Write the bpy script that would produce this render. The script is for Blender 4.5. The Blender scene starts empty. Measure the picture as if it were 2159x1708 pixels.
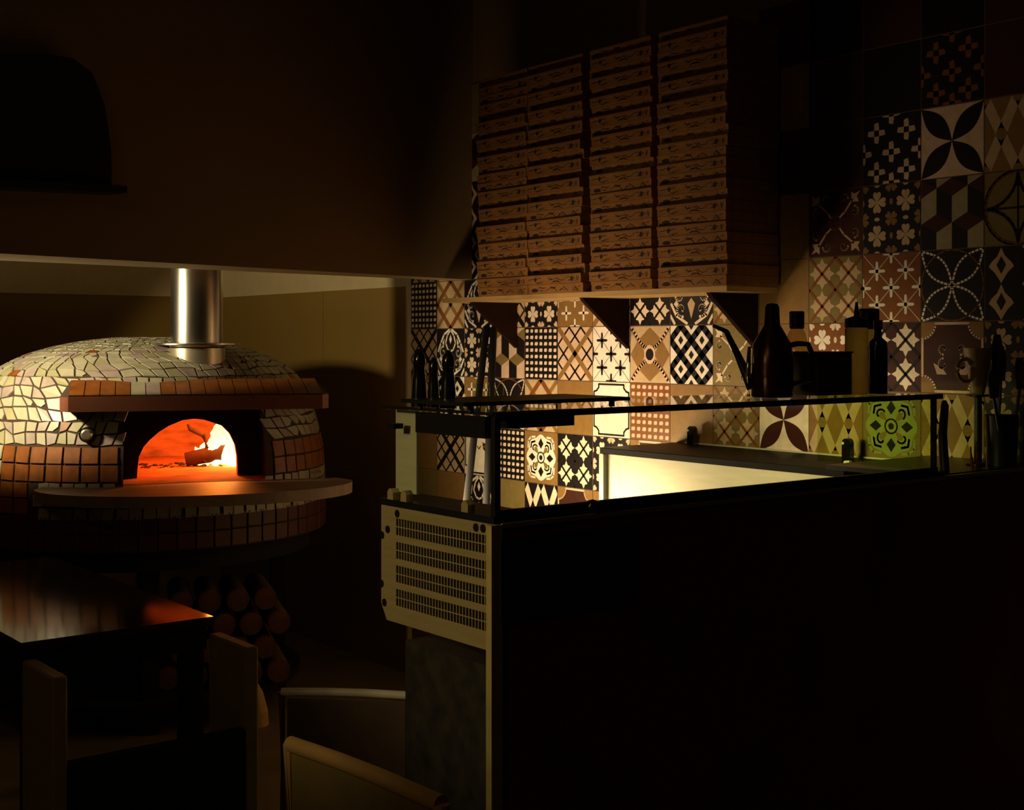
import bpy, math, random
from mathutils import Vector, Matrix
R = math.radians
random.seed(7)
SC = bpy.context.scene
COL = SC.collection

# ------------------------------------------------------------------ camera
# world: tiled kitchen wall is the plane x=0 (room at x<0), oven wall is y=0 (room at y<0), floor z=0
F, CX, CY = 2780.0, 1079.5, 722.0
TH = math.atan(2179.5 / 2780.0)
CO, SI = math.cos(TH), math.sin(TH)
CAM = Vector((-3.212, -6.678, 1.45))
cd = bpy.data.cameras.new('camera')
cam = bpy.data.objects.new('camera', cd)
COL.objects.link(cam)
cam.location = CAM
cam.rotation_euler = (R(90), 0, -TH)
cd.sensor_width = 36
cd.lens = 36 * F / 2159
cd.shift_y = -(854 - CY) / 2159
cd.clip_start = 0.05
SC.camera = cam
def ray(px, py):
    a, b = (px - CX) / F, (CY - py) / F
    return Vector((CO * a + SI, -SI * a + CO, b))
def at(px, py, d): return CAM + ray(px, py) * d
def onz(px, py, z): r = ray(px, py); return CAM + r * ((z - CAM.z) / r.z)
def onx(px, py, x): r = ray(px, py); return CAM + r * ((x - CAM.x) / r.x)
def ony(px, py, y): r = ray(px, py); return CAM + r * ((y - CAM.y) / r.y)

# ------------------------------------------------------------------ world, exposure, lights
w = bpy.data.worlds.new('world'); SC.world = w; w.use_nodes = True
w.node_tree.nodes['Background'].inputs[0].default_value = (0.9, 0.6, 0.25, 1)
w.node_tree.nodes['Background'].inputs[1].default_value = 0.0004
SC.view_settings.view_transform = 'Standard'
SC.view_settings.look = 'None'
SC.view_settings.exposure = 0.0
SC.view_settings.gamma = 1.0
def area(name, loc, target, sx, sy, power, col, spread=180):
    l = bpy.data.lights.new(name, 'AREA'); l.shape = 'RECTANGLE'; l.size = sx; l.size_y = sy
    l.energy = power; l.color = col; l.spread = R(spread)
    o = bpy.data.objects.new(name, l); COL.objects.link(o); o.location = loc
    o.rotation_euler = (Vector(target) - Vector(loc)).to_track_quat('-Z', 'Y').to_euler()
    return o
def spot(name, loc, target, power, col, size, blend, rad):
    l = bpy.data.lights.new(name, 'SPOT'); l.energy = power; l.color = col; l.spot_size = R(size); l.spot_blend = blend; l.shadow_soft_size = rad
    o = bpy.data.objects.new(name, l); COL.objects.link(o); o.location = loc
    o.rotation_euler = (Vector(target) - Vector(loc)).to_track_quat('-Z', 'Y').to_euler()
    return o
area('kitchen_work_light', (-0.80, -3.08, 0.88), (0.0, -3.20, 1.00), 0.5, 0.10, 11.5, (1.0, 0.72, 0.44), 136)
area('under_deck_fill', (-1.00, -4.30, 0.98), (-0.35, -3.90, 0.90), 0.6, 0.04, 1.0, (1.0, 0.80, 0.42), 100)  # added fill, unseen, brightens the steel cabinet front and low tiles
area('display_fill', (-1.34, -4.46, 1.295), (0.0, -4.20, 1.08), 0.30, 0.03, 1.2, (1.0, 0.80, 0.42), 52)  # added fill with no fitting, brightens the tiles above the worktop at right
spot('oven_spot_light', at(-330, 0, 4.27).xy.to_3d() + Vector((0, 0, 1.65)), at(275, 815, 5.29), 72.0, (1.0, 0.80, 0.46), 66, 0.25, 0.05)
area('niche_fill', at(-330, 0, 4.5).xy.to_3d() + Vector((0, 0, 1.36)), at(-250, 0, 4.5).xy.to_3d() + Vector((0, 0, 3)), 0.5, 0.1, 9.0, (1.0, 0.80, 0.46), 170)  # added fill out of view, brightens the partition underside
area('dining_lamp', (-4.4, -5.5, 2.7), (-2.0, -4.2, 1.0), 0.5, 0.5, 2.0, (1.0, 0.66, 0.24))
spot('bar_end_fill', (-4.0, -4.75, 1.95), (-1.85, -4.65, 1.10), 58.0, (1.0, 0.76, 0.36), 26, 0.8, 0.10)  # added fill out of view, brightens the grille end of the display

# ------------------------------------------------------------------ materials
MATS = {}
def mat(key, col, rough=0.6, metal=0.0, var=0.15, scale=18.0, emit=0.0, spec=0.5, bump=0.0, stretch=None):
    if key in MATS: return MATS[key]
    m = bpy.data.materials.new(key); m.use_nodes = True
    nt = m.node_tree; b = nt.nodes['Principled BSDF']
    tc = nt.nodes.new('ShaderNodeTexCoord')
    nz = nt.nodes.new('ShaderNodeTexNoise'); nz.inputs['Scale'].default_value = scale; nz.inputs['Detail'].default_value = 4
    src = tc.outputs['Object']
    if stretch:
        mp = nt.nodes.new('ShaderNodeMapping'); mp.inputs['Scale'].default_value = stretch
        nt.links.new(src, mp.inputs[0]); src = mp.outputs[0]
    nt.links.new(src, nz.inputs['Vector'])
    cr = nt.nodes.new('ShaderNodeValToRGB')
    cr.color_ramp.elements[0].position = 0.3; cr.color_ramp.elements[1].position = 0.7
    lo = [c * (1 - var) for c in col]; hi = [min(1, c * (1 + var)) for c in col]
    cr.color_ramp.elements[0].color = (*lo, 1); cr.color_ramp.elements[1].color = (*hi, 1)
    nt.links.new(nz.outputs['Fac'], cr.inputs[0])
    nt.links.new(cr.outputs[0], b.inputs['Base Color'])
    b.inputs['Roughness'].default_value = rough; b.inputs['Metallic'].default_value = metal
    b.inputs['Specular IOR Level'].default_value = spec
    if bump:
        bp = nt.nodes.new('ShaderNodeBump'); bp.inputs['Strength'].default_value = bump; bp.inputs['Distance'].default_value = 0.004
        nt.links.new(nz.outputs['Fac'], bp.inputs['Height']); nt.links.new(bp.outputs[0], b.inputs['Normal'])
    if emit:
        nt.links.new(cr.outputs[0], b.inputs['Emission Color']); b.inputs['Emission Strength'].default_value = emit
    MATS[key] = m
    return m
def glassmat(key, tint, fac=0.06, rough=0.0):
    m = bpy.data.materials.new(key); m.use_nodes = True; nt = m.node_tree; nt.nodes.clear()
    out = nt.nodes.new('ShaderNodeOutputMaterial'); mx = nt.nodes.new('ShaderNodeMixShader')
    tr = nt.nodes.new('ShaderNodeBsdfTransparent'); gl = nt.nodes.new('ShaderNodeBsdfGlossy')
    nz = nt.nodes.new('ShaderNodeTexNoise'); nz.inputs['Scale'].default_value = 9
    ml = nt.nodes.new('ShaderNodeMath'); ml.operation = 'MULTIPLY_ADD'; ml.inputs[1].default_value = 0.02; ml.inputs[2].default_value = rough
    nt.links.new(nz.outputs['Fac'], ml.inputs[0]); nt.links.new(ml.outputs[0], gl.inputs['Roughness'])
    fr = nt.nodes.new('ShaderNodeFresnel'); fr.inputs[0].default_value = 1.45
    ad = nt.nodes.new('ShaderNodeMath'); ad.operation = 'MULTIPLY_ADD'; ad.inputs[1].default_value = 0.9; ad.inputs[2].default_value = fac * 0.3
    nt.links.new(fr.outputs[0], ad.inputs[0])
    tr.inputs[0].default_value = (*tint, 1)
    ge = nt.nodes.new('ShaderNodeNewGeometry'); iv = nt.nodes.new('ShaderNodeMath'); iv.operation = 'SUBTRACT'; iv.inputs[0].default_value = 1.0
    pm = nt.nodes.new('ShaderNodeMath'); pm.operation = 'MULTIPLY'
    nt.links.new(ge.outputs['Backfacing'], iv.inputs[1]); nt.links.new(iv.outputs[0], pm.inputs[0]); nt.links.new(ad.outputs[0], pm.inputs[1])
    nt.links.new(pm.outputs[0], mx.inputs[0]); nt.links.new(tr.outputs[0], mx.inputs[1]); nt.links.new(gl.outputs[0], mx.inputs[2])
    nt.links.new(mx.outputs[0], out.inputs[0])
    MATS[key] = m; return m

mat('plaster', (0.30, 0.19, 0.07), 0.9, var=0.05, scale=3)
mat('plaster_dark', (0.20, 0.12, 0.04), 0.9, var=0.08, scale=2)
mat('wall_panel', (0.20, 0.12, 0.020), 0.7, var=0.07, scale=2)
mat('cream_pale', (0.48, 0.38, 0.21), 0.7, var=0.05)
mat('floor_tile', (0.20, 0.15, 0.07), 0.5, var=0.2, scale=5)
mat('ceiling', (0.2, 0.15, 0.07), 0.9)
T_ = dict(rough=0.35, var=0.10, scale=40)
mat('t_black', (0.012, 0.009, 0.009), **T_)
mat('t_cream', (0.82, 0.68, 0.50), **T_)
mat('t_white', (0.88, 0.80, 0.66), **T_)
mat('t_tan', (0.56, 0.40, 0.22), **T_)
mat('t_pink', (0.70, 0.50, 0.34), **T_)
mat('t_brown', (0.27, 0.15, 0.045), **T_)
mat('t_olive', (0.22, 0.16, 0.05), **T_)
mat('t_dark', (0.055, 0.016, 0.010), **T_)
mat('t_rust', (0.22, 0.075, 0.02), **T_)
mat('t_grey', (0.36, 0.30, 0.17), **T_)
mat('t_green', (0.28, 0.33, 0.07), **T_)
mat('grout', (0.12, 0.07, 0.04), 0.9)
mat('kraft', (0.27, 0.115, 0.022), 0.85, var=0.22, scale=30)
mat('kraft_in', (0.30, 0.15, 0.06), 0.9)
mat('ink', (0.022, 0.008, 0.004), 0.8)
mat('shelf_wood', (0.50, 0.32, 0.12), 0.5, var=0.15, scale=6, stretch=(14, 1, 14))
mat('bracket_wood', (0.018, 0.007, 0.004), 0.8, spec=0.05)
mat('black', (0.008, 0.007, 0.007), 0.4)
mat('black_gloss', (0.008, 0.007, 0.007), 0.15)
mat('black_matte', (0.006, 0.005, 0.005), 0.9)
mat('steel', (0.72, 0.66, 0.52), 0.32, 0.85, var=0.06, scale=10, stretch=(1, 1, 12))
mat('steel_pale', (0.78, 0.74, 0.55), 0.40, 0.3, var=0.06, scale=8, stretch=(1, 1, 10))
mat('steel_front', (0.42, 0.39, 0.27), 0.40, 0.2, var=0.06, scale=8, stretch=(1, 1, 10))
mat('steel_mirror', (0.75, 0.72, 0.65), 0.24, 1.0, var=0.04)
mat('steel_brushed', (0.40, 0.32, 0.15), 0.45, 0.25, var=0.08, scale=6, stretch=(1, 1, 16))
mat('worktop_black', (0.008, 0.007, 0.006), 0.5, spec=0.08)
mat('counter_red', (0.20, 0.016, 0.008), 0.6, var=0.2, scale=5)
mat('counter_stone', (0.018, 0.014, 0.008), 0.7, var=0.7, scale=26)
mat('corner_strip', (0.42, 0.34, 0.12), 0.55)
mat('soot', (0.014, 0.007, 0.005), 0.9)
mat('oven_grout', (0.045, 0.025, 0.015), 0.9)
mat('mosaic_a', (0.40, 0.38, 0.28), 0.35, var=0.10)
mat('mosaic_b', (0.35, 0.33, 0.20), 0.35, var=0.10)
mat('mosaic_c', (0.34, 0.28, 0.25), 0.4, var=0.2)
mat('mosaic_orange', (0.23, 0.070, 0.010), 0.45, var=0.28, scale=24)
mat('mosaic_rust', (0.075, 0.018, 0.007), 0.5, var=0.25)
mat('canopy_clay', (0.20, 0.065, 0.034), 0.5, var=0.12, scale=4)
mat('hearth_stone', (0.24, 0.17, 0.125), 0.55, var=0.3, scale=5, stretch=(1, 6, 1))
mat('chamber_brick', (0.62, 0.24, 0.08), 0.85, var=0.45, scale=9, bump=0.6, stretch=(1, 1, 3))
mat('ember_log', (0.05, 0.02, 0.01), 0.9, var=0.5, bump=0.8)
mat('bark', (0.10, 0.05, 0.03), 0.9, var=0.4, bump=0.6)
mat('log_end', (0.13, 0.045, 0.02), 0.8, var=0.3)
mat('log_pale', (0.55, 0.34, 0.12), 0.7, var=0.2)
mat('table_top', (0.035, 0.020, 0.014), 0.10, var=0.5, scale=5, stretch=(2, 14, 1), spec=0.5)
MATS['table_top'].node_tree.nodes['Principled BSDF'].inputs['IOR'].default_value = 1.10
mat('chair_wood', (0.58, 0.36, 0.13), 0.5, var=0.15, scale=8)
mat('chair_panel', (0.26, 0.19, 0.06), 0.7, var=0.1)
mat('crate_white', (0.75, 0.68, 0.58), 0.5)
mat('crate_body', (0.10, 0.06, 0.03), 0.7)
mat('copper_dark', (0.06, 0.018, 0.010), 0.25, 0.6)
mat('squeeze_plastic', (0.42, 0.34, 0.10), 0.5)
b_ = MATS['squeeze_plastic'].node_tree.nodes['Principled BSDF']; b_.inputs['Transmission Weight'].default_value = 0.75; b_.inputs['Roughness'].default_value = 0.75; b_.inputs['IOR'].default_value = 1.15
mat('glint_brass', (1.0, 0.84, 0.48), 0.08, 1.0, var=0.02)  # for the glint strip added to the oil can
mat('red_plastic', (0.35, 0.02, 0.02), 0.4)
mat('white_plastic', (0.8, 0.74, 0.66), 0.5)
mat('cup_yellow', (0.42, 0.30, 0.10), 0.5)
mat('brown_glass', (0.10, 0.06, 0.03), 0.1)
glassmat('glass', (0.95, 0.97, 0.92))
glassmat('glass_green', (0.84, 0.93, 0.60))
glassmat('bottle_glass', (0.80, 0.70, 0.52), 0.5)

# ------------------------------------------------------------------ mesh builder
class MB:
    def __init__(s): s.v = []; s.f = []; s.m = []; s.slots = []; s.o = Vector((0, 0, 0)); s.M = None
    def slot(s, k):
        if k not in s.slots: s.slots.append(k)
        return s.slots.index(k)
    def add(s, vs, fs, k):
        n = len(s.v); i = s.slot(k)
        s.v += [Vector(p) for p in vs]
        for f in fs: s.f.append([n + q for q in f]); s.m.append(i)
        return s
    def poly(s, pts, k): return s.add(pts, [list(range(len(pts)))], k)
    def box(s, c, d, k, rot=0, M=None):
        x, y, z = d[0] / 2, d[1] / 2, d[2] / 2
        vs = [Vector((i * x, j * y, l * z)) for l in (-1, 1) for j in (-1, 1) for i in (-1, 1)]
        m = M if M else Matrix.Rotation(rot, 3, 'Z')
        vs = [m @ p + Vector(c) for p in vs]
        return s.add(vs, [(0, 2, 3, 1), (4, 5, 7, 6), (0, 1, 5, 4), (2, 6, 7, 3), (0, 4, 6, 2), (1, 3, 7, 5)], k)
    def bx(s, a, b, k):
        a, b = Vector(a), Vector(b); return s.box((a + b) / 2, [abs(q) for q in (b - a)], k)
    def prism(s, pts, h, k, cap=None):   # pts: loop of 3D points, h: extrusion vector
        n = len(pts); h = Vector(h); a = [Vector(p) for p in pts]
        s.add(a + [p + h for p in a], [[i, (i + 1) % n, n + (i + 1) % n, n + i] for i in range(n)], k)
        s.poly(a[::-1], cap or k); s.poly([p + h for p in a], cap or k); return s
    def lathe(s, prof, k, n=32, c=(0, 0, 0), M=None, a0=0, a1=2 * math.pi):
        full = abs(a1 - a0 - 2 * math.pi) < 1e-6; m = n if full else n + 1
        vs = []
        for r, z in prof:
            for i in range(m):
                a = a0 + (a1 - a0) * i / n
                p = Vector((r * math.cos(a), r * math.sin(a), z))
                vs.append((M @ p if M else p) + Vector(c))
        fs = []
        for j in range(len(prof) - 1):
            for i in range(n):
                i2 = (i + 1) % m
                fs.append([j * m + i, j * m + i2, (j + 1) * m + i2, (j + 1) * m + i])
        return s.add(vs, fs, k)
    def cyl(s, p0, p1, r0, k, r1=None, n=20, cap=None):
        p0, p1 = Vector(p0), Vector(p1); r1 = r0 if r1 is None else r1
        d = p1 - p0; q = Vector((0, 0, 1)).rotation_difference(d).to_matrix(); L = d.length
        s.lathe([(r0, 0), (r1, L)], k, n, p0, q)
        for r, z, rev in ((r0, 0, 1), (r1, L, 0)):
            if r > 1e-5:
                ps = [q @ Vector((r * math.cos(6.28318 * i / n), r * math.sin(6.28318 * i / n), z)) + p0 for i in range(n)]
                s.poly(ps[::-1] if rev else ps, cap or k)
        return s
    def tube(s, pts, r, k, n=10):
        pts = [Vector(p) for p in pts]; N = len(pts); rr = r if isinstance(r, (list, tuple)) else [r] * N
        vs = []; up = Vector((0, 0, 1))
        for i, p in enumerate(pts):
            d = (pts[min(i + 1, N - 1)] - pts[max(i - 1, 0)]).normalized()
            a = d.cross(up); a = a if a.length > 1e-3 else d.cross(Vector((1, 0, 0)))
            a.normalize(); b = d.cross(a)
            for j in range(n):
                t = 2 * math.pi * j / n; vs.append(p + (a * math.cos(t) + b * math.sin(t)) * rr[i])
        fs = [[i * n + j, i * n + (j + 1) % n, (i + 1) * n + (j + 1) % n, (i + 1) * n + j] for i in range(N - 1) for j in range(n)]
        fs += [list(range(n))[::-1], [(N - 1) * n + j for j in range(n)]]
        return s.add(vs, fs, k)
    def build(s, name, parent=None, origin=None, smooth=True, bevel=0):
        me = bpy.data.meshes.new(name)
        o0 = Vector(origin) if origin is not None else Vector((0, 0, 0))
        me.from_pydata([tuple(p - o0) for p in s.v], [], s.f)
        for k in s.slots: me.materials.append(MATS[k])
        me.polygons.foreach_set('material_index', s.m)
        if smooth:
            me.polygons.foreach_set('use_smooth', [True] * len(me.polygons))
            me.set_sharp_from_angle(angle=R(35))
        me.update()
        o = bpy.data.objects.new(name, me); COL.objects.link(o)
        o.location = o0
        if parent is not None: o.parent = parent
        if bevel:
            b = o.modifiers.new('bevel', 'BEVEL'); b.width = bevel; b.segments = 2; b.limit_method = 'ANGLE'
        return o
def thing(name, label, cat, loc=(0, 0, 0), rz=0, group=None):
    o = bpy.data.objects.new(name, None); COL.objects.link(o); o.empty_display_size = 0.05
    o.location = loc; o.rotation_euler = (0, 0, rz); return tag(o, label, cat, group)
def tag(o, label, cat, group=None):
    o['label'] = label; o['category'] = cat
    if group: o['group'] = group
    return o
def struct(o, label=None, cat=None):
    o['kind'] = 'structure'
    if label: o['label'] = label; o['category'] = cat
    return o
def dup(root, loc, label, rz=None):
    r = root.copy(); COL.objects.link(r); r.location = loc; r['label'] = label
    if rz is not None: r.rotation_euler = (0, 0, rz)
    for ch in list(root.children):
        c = ch.copy(); COL.objects.link(c); c.parent = r
        for g in list(ch.children):
            d = g.copy(); COL.objects.link(d); d.parent = c
    return r

# ------------------------------------------------------------------ room shell
YT = onx(868, 690, 0).y            # tiles begin here on the kitchen wall
H_TILE = 2.508
fl = MB().bx((-6.0, -8.0, -0.1), (0.1, 0.1, 0), 'floor_tile')
struct(fl.build('floor', smooth=False), 'dim olive brown floor between the seats and the oven', 'floor')
struct(MB().bx((-6.0, -8.0, 3.0), (0.1, 0.1, 3.1), 'ceiling').build('ceiling', smooth=False), 'dark unlit ceiling above the kitchen', 'ceiling')
struct(MB().bx((-6.0, 0, 0), (0.1, 0.12, 3.0), 'plaster').build('wall_back', smooth=False), 'dark plastered wall behind the oven', 'wall')
struct(MB().bx((-6.1, -8.0, 0), (-6.0, 0.1, 3.0), 'plaster_dark').build('wall_left', smooth=False), 'unlit wall on the dining side', 'wall')
struct(MB().bx((-6.0, -8.1, 0), (0.1, -8.0, 3.0), 'plaster_dark').build('wall_front', smooth=False), 'unlit wall behind the diners', 'wall')
ZF = 1.45 + 0.245
pn = MB().bx((-3.4, -0.012, 0.0), (-0.012, 0, ZF), 'wall_panel')
struct(pn.build('wall_back_panel', smooth=False), 'dark olive panel on the wall left of the chimney', 'wall')
pr = MB()
ym = onx(686, 660, 0).y
pr.bx((-0.012, YT + 0.012, 0.0), (0, ym + 0.001, ZF), 'wall_panel').bx((-0.012, ym - 0.001, 0.0), (0, -0.012, ZF), 'wall_panel')
struct(pr.build('wall_right_panel', smooth=False), 'olive brown panel on the wall right of the chimney', 'wall')
struct(MB().bx((-3.4, -0.02, ZF), (-0.02, 0, ZF + 0.5), 'cream_pale').build('trim_1', smooth=False), 'cream band above the panel left of the chimney', 'trim')  # paler strip set slightly proud of the wall above the panel
struct(MB().bx((-0.02, YT, ZF), (0, -0.001, ZF + 0.5), 'cream_pale').build('trim_2', smooth=False), 'cream band above the panel right of the chimney', 'trim')
struct(MB().bx((-0.022, YT - 0.002, 0), (0, YT + 0.012, ZF), 'cream_pale').build('trim_3', smooth=False), 'cream vertical edging strip where the tiles begin', 'trim')
# partition hanging above the oven niche
ZB = 1.707
bf0, bf1 = onz(-420, 511, ZB), onz(997, 590, ZB)
bk0, bk1 = onz(-420, 534.2, ZB), onz(1000, 594, ZB)
bf1 = bf1 + (bf1 - bf0) * ((-0.003 - bf1.x) / (bf1.x - bf0.x)); bk1 = bk1 + (bk1 - bk0) * ((-0.003 - bk1.x) / (bk1.x - bk0.x))
u = (bf1 - bf0).normalized()
bf0 = bf1 - u * 3.9; bk0 = bk0 - u * 0.9
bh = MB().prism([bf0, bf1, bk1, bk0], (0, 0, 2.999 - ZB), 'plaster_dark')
bh.m[-2] = bh.slot('cream_pale')  # underside made paler: the light falling on it is put into the colour
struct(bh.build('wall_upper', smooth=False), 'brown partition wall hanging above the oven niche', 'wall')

# ------------------------------------------------------------------ tile patterns (flat inlays on the wall)
def cir(x, y, r, n=20, rx=None, a0=0, a1=360):
    rx = rx or r
    return [(x + rx * math.cos(R(a0 + (a1 - a0) * i / n)), y + r * math.sin(R(a0 + (a1 - a0) * i / n))) for i in range(n if a1 - a0 == 360 else n + 1)]
def stk(pts, w, closed=False):
    out = []; n = len(pts)
    for i in range(n if closed else n - 1):
        a, b = Vector(pts[i]), Vector(pts[(i + 1) % n]); d = b - a
        if d.length < 1e-6: continue
        d.normalize(); q = Vector((-d.y, d.x)) * w / 2; e = d * w * 0.25
        out.append([tuple(a - e + q), tuple(a - e - q), tuple(b + e - q), tuple(b + e + q)])
    return out
def clip(p):
    for ax, lim, sg in ((0, 0, 1), (0, 1, -1), (1, 0, 1), (1, 1, -1)):
        q = []
        for i in range(len(p)):
            a, b = p[i - 1], p[i]; ia = sg * (a[ax] - lim) >= 0; ib = sg * (b[ax] - lim) >= 0
            if ia != ib:
                t = (lim - a[ax]) / (b[ax] - a[ax]); q.append((a[0] + t * (b[0] - a[0]), a[1] + t * (b[1] - a[1])))
            if ib: q.append(b)
        p = q
        if len(p) < 3: return None
    return p
def spiral(x, y, r, a, turns=0.9, sgn=1, n=14):
    return [(x + r * (1 - 0.75 * i / n) * math.cos(R(a + sgn * 360 * turns * i / n)), y + r * (1 - 0.75 * i / n) * math.sin(R(a + sgn * 360 * turns * i / n))) for i in range(n + 1)]
def xf(p, x, y, s, a):
    c, d = math.cos(R(a)), math.sin(R(a)); return [(x + s * (c * q[0] - d * q[1]), y + s * (d * q[0] + c * q[1])) for q in p]
LEAF = [(0, 0.12), (0.30, 0.30), (0.28, 0.46), (0.50, 0.44), (0.40, 0.62), (0.18, 0.66), (0.0, 1.0), (-0.18, 0.66), (-0.40, 0.62), (-0.52, 0.42), (-0.28, 0.46), (-0.30, 0.30)]
HEART = [(0, 0), (0.34, 0.42), (0.40, 0.68), (0.28, 0.86), (0.10, 0.86), (0, 0.74), (-0.10, 0.86), (-0.28, 0.86), (-0.40, 0.68), (-0.34, 0.42)]
VES = [(math.sin(R(180 * i / 12)) * 0.2, i / 12) for i in range(13)] + [(-math.sin(R(180 * i / 12)) * 0.2, i / 12) for i in range(11, 0, -1)]
FULL = [(0, 0), (1, 0), (1, 1), (0, 1)]
def pattern(nm, bg, fg, ac='t_brown'):
    O = [(0, bg, FULL)]; A = lambda l, k, p: O.append((l, k, p))
    def S(l, k, pts, w, cl=False):
        for q in stk(pts, w, cl): O.append((l, k, q))
    if nm == 'dots':
        for i in range(7):
            for j in range(8):
                x, y = (i + .5) / 7, (j + .5) / 8; a = .044 + .008 * ((i * 3 + j) % 2)
                A(1, fg, [(x - a, y - .03), (x + a * .6, y - .036), (x + a, y), (x + a * .7, y + .035), (x - a * .8, y + .03)])
    elif nm == 'lattice':
        for i in range(-3, 4):
            S(1, fg, [(i / 3, 0), (i / 3 + 1, 1)], .04); S(1, fg, [(i / 3, 1), (i / 3 + 1, 0)], .04)
        S(2, ac, [(0, 1), (1, 0)], .10); S(2, ac, [(0, 0), (1, 1)], .10)
    elif nm == 'bands':
        S(1, 't_tan' if bg != 't_tan' else 't_brown', [(0, 0), (1, 1)], .09); S(1, 't_tan' if bg != 't_tan' else 't_brown', [(0, 1), (1, 0)], .09)
        S(2, fg, [(0, .5), (.5, 1), (1, .5), (.5, 0)], .10, True)
    elif nm == 'leaf':
        for x in (.25, .75):
            for y in (.25, .75):
                for k in range(4): A(2, fg, xf(LEAF, x, y, .245, k * 90))
        for i in (-1, 0, 1):
            S(1, ac, [(i * .5, 0), (i * .5 + 1, 1)], .05); S(1, ac, [(i * .5, 1), (i * .5 + 1, 0)], .05)
            S(3, ac, [(i * .5, 0), (i * .5 + 1, 1)], .042); S(3, ac, [(i * .5, 1), (i * .5 + 1, 0)], .042)
    elif nm == 'hearts':
        for x in (.25, .75):
            for y in (.25, .75):
                for k in range(4): A(1, fg, xf(HEART, x, y, .18, k * 90))
        for x in (0, .5, 1):
            for y in (0, .5, 1):
                for k in range(4): A(1, ac, xf(HEART, x, y, .13, 45 + k * 90))
        for x in (.25, .75):
            for y in (0, .5, 1): A(1, fg, cir(x, y, .03, 8, .05)); A(1, ac, cir(y, x, .05, 8, .03))
    elif nm == 'cross':
        for x, y in ((.25, .25), (.75, .25), (.5, .5), (.25, .75), (.75, .75), (.5, 0), (.5, 1), (0, .5), (1, .5)):
            for a in (0, 90): A(2, fg, xf([(-.15, 0), (-.13, .022), (0, .026), (.13, .022), (.15, 0), (.13, -.022), (0, -.026), (-.13, -.022)], x, y, 1, a))
        for p in ([(0, .5), (.5, 1)], [(.5, 1), (1, .5)], [(1, .5), (.5, 0)], [(.5, 0), (0, .5)], [(0, 0), (1, 1)], [(0, 1), (1, 0)]): S(1, ac, p, .010)
    elif nm == 'pluses':
        for x, y in ((.24, .18), (.76, .18), (.5, .46), (.24, .76), (.76, .76), (.5, 0), (.5, 1.02), (0, .46), (1, .46)):
            for a in (0, 90): A(1, fg, xf([(-.16, -.03), (-.14, .04), (.14, .04), (.16, -.03), (.1, -.045), (-.1, -.045)], x, y, 1, a))
    elif nm == 'cubes':
        for j in range(-1, 3):
            for i in range(-1, 3):
                x = i * .5 + (.25 if j % 2 else 0); y = j * .5
                A(1, ac, [(x, y + .37), (x + .25, y + .5), (x + .5, y + .37), (x + .25, y + .24)][:])
                A(1, 't_black', [(x, y), (x + .25, y - .13), (x + .25, y + .24), (x, y + .37)])
                A(1, fg, [(x + .25, y - .13), (x + .5, y), (x + .5, y + .37), (x + .25, y + .24)])
    elif nm == 'xdot':
        A(1, 't_brown', [(.5, .98), (.82, .74), (.5, .62), (.18, .74)]); A(1, 't_brown', [(.5, .02), (.82, .26), (.5, .38), (.18, .26)])
        A(1, 't_brown', [(.0, .5), (.22, .78), (.38, .5), (.22, .22)]); A(1, 't_brown', [(1, .5), (.78, .78), (.62, .5), (.78, .22)])
        for sx in (0, 1):
            arc = [(abs(sx - t), abs(0 + (.40 * math.sin(R(90 * min(1, t / .5)))))) for t in [i / 20 for i in range(11)]]
            S(2, 't_pink', arc, .07); S(2, 't_pink', [(p[0], 1 - p[1]) for p in arc], .07)
            S(3, 't_rust', [(p[0], p[1] + .035) for p in arc], .015); S(3, 't_rust', [(p[0], 1 - p[1] - .035) for p in arc], .015)
        A(4, 't_pink', cir(.5, .5, .17, 20, .14)); A(5, 't_black', cir(.5, .5, .105, 16, .10))
    elif nm == 'ikat':
        for i in range(-2, 4):
            for s in (1, -1):
                pts = [(i * .5 - .25 + t, .5 + s * (t - .5) + .0 * math.sin(t * 12)) for t in [q / 8 for q in range(9)]]
                S(2, fg, pts, .12)
        for x, y in ((.25, .75), (.75, .75), (.5, .5), (.25, .25), (.75, .25), (0, .5), (1, .5), (.5, 0), (.5, 1), (0, 0), (1, 1), (0, 1), (1, 0)):
            A(3, fg, [(x, y + .075), (x + .06, y), (x, y - .075), (x - .06, y)]) if (x + y) % .5 == 0 and x not in (0, 1) else None
    elif nm == 'arab':
        for k in range(4):
            a = k * 90
            A(1, fg, xf([(.30, .30), (.44, .30), (.40, .38), (.46, .46), (.36, .42), (.30, .46)], .5, .5, 1, a))
            S(1, fg, xf(spiral(.16, .36, .08, 0, .8, 1), .5, .5, 1, a), .03); S(1, fg, xf(spiral(.36, .16, .08, 90, .8, -1), .5, .5, 1, a), .03)
            S(1, fg, xf([(.08, .08), (.18, .16), (.32, .34)], .5, .5, 1, a), .03)
        S(1, ac, cir(.5, .5, .1), .03, True)
    elif nm == 'plaque':
        fr = [(.16, .96), (.84, .96), (.84, .90), (.90, .84), (.97, .82), (.97, .18), (.90, .16), (.84, .10), (.84, .04), (.16, .04), (.16, .10), (.10, .16), (.03, .18), (.03, .82), (.10, .84), (.16, .90)]
        S(1, fg, fr, .035, True)
        for x in (.28, .72):
            S(1, ac, spiral(x, .56, .10, 40 if x < .5 else 140, .9, 1 if x < .5 else -1), .03); A(1, ac, [(x - .10, .70), (x - .02, .66), (x + .03, .52), (x - .08, .54)])
        S(1, ac, [(.44, .60), (.5, .54), (.56, .60)], .03)
    elif nm == 'petals':
        for k in range(4):
            S(1, fg, [(.5 + p[0], .5 + p[1]) for p in xf(VES[:13], 0, 0, .70, 45 + 90 * k)], .03)
            S(1, fg, [(.5 + p[0], .5 + p[1]) for p in xf([(0, 1)] + VES[13:] + [(0, 0)], 0, 0, .70, 45 + 90 * k)], .03)
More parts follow.
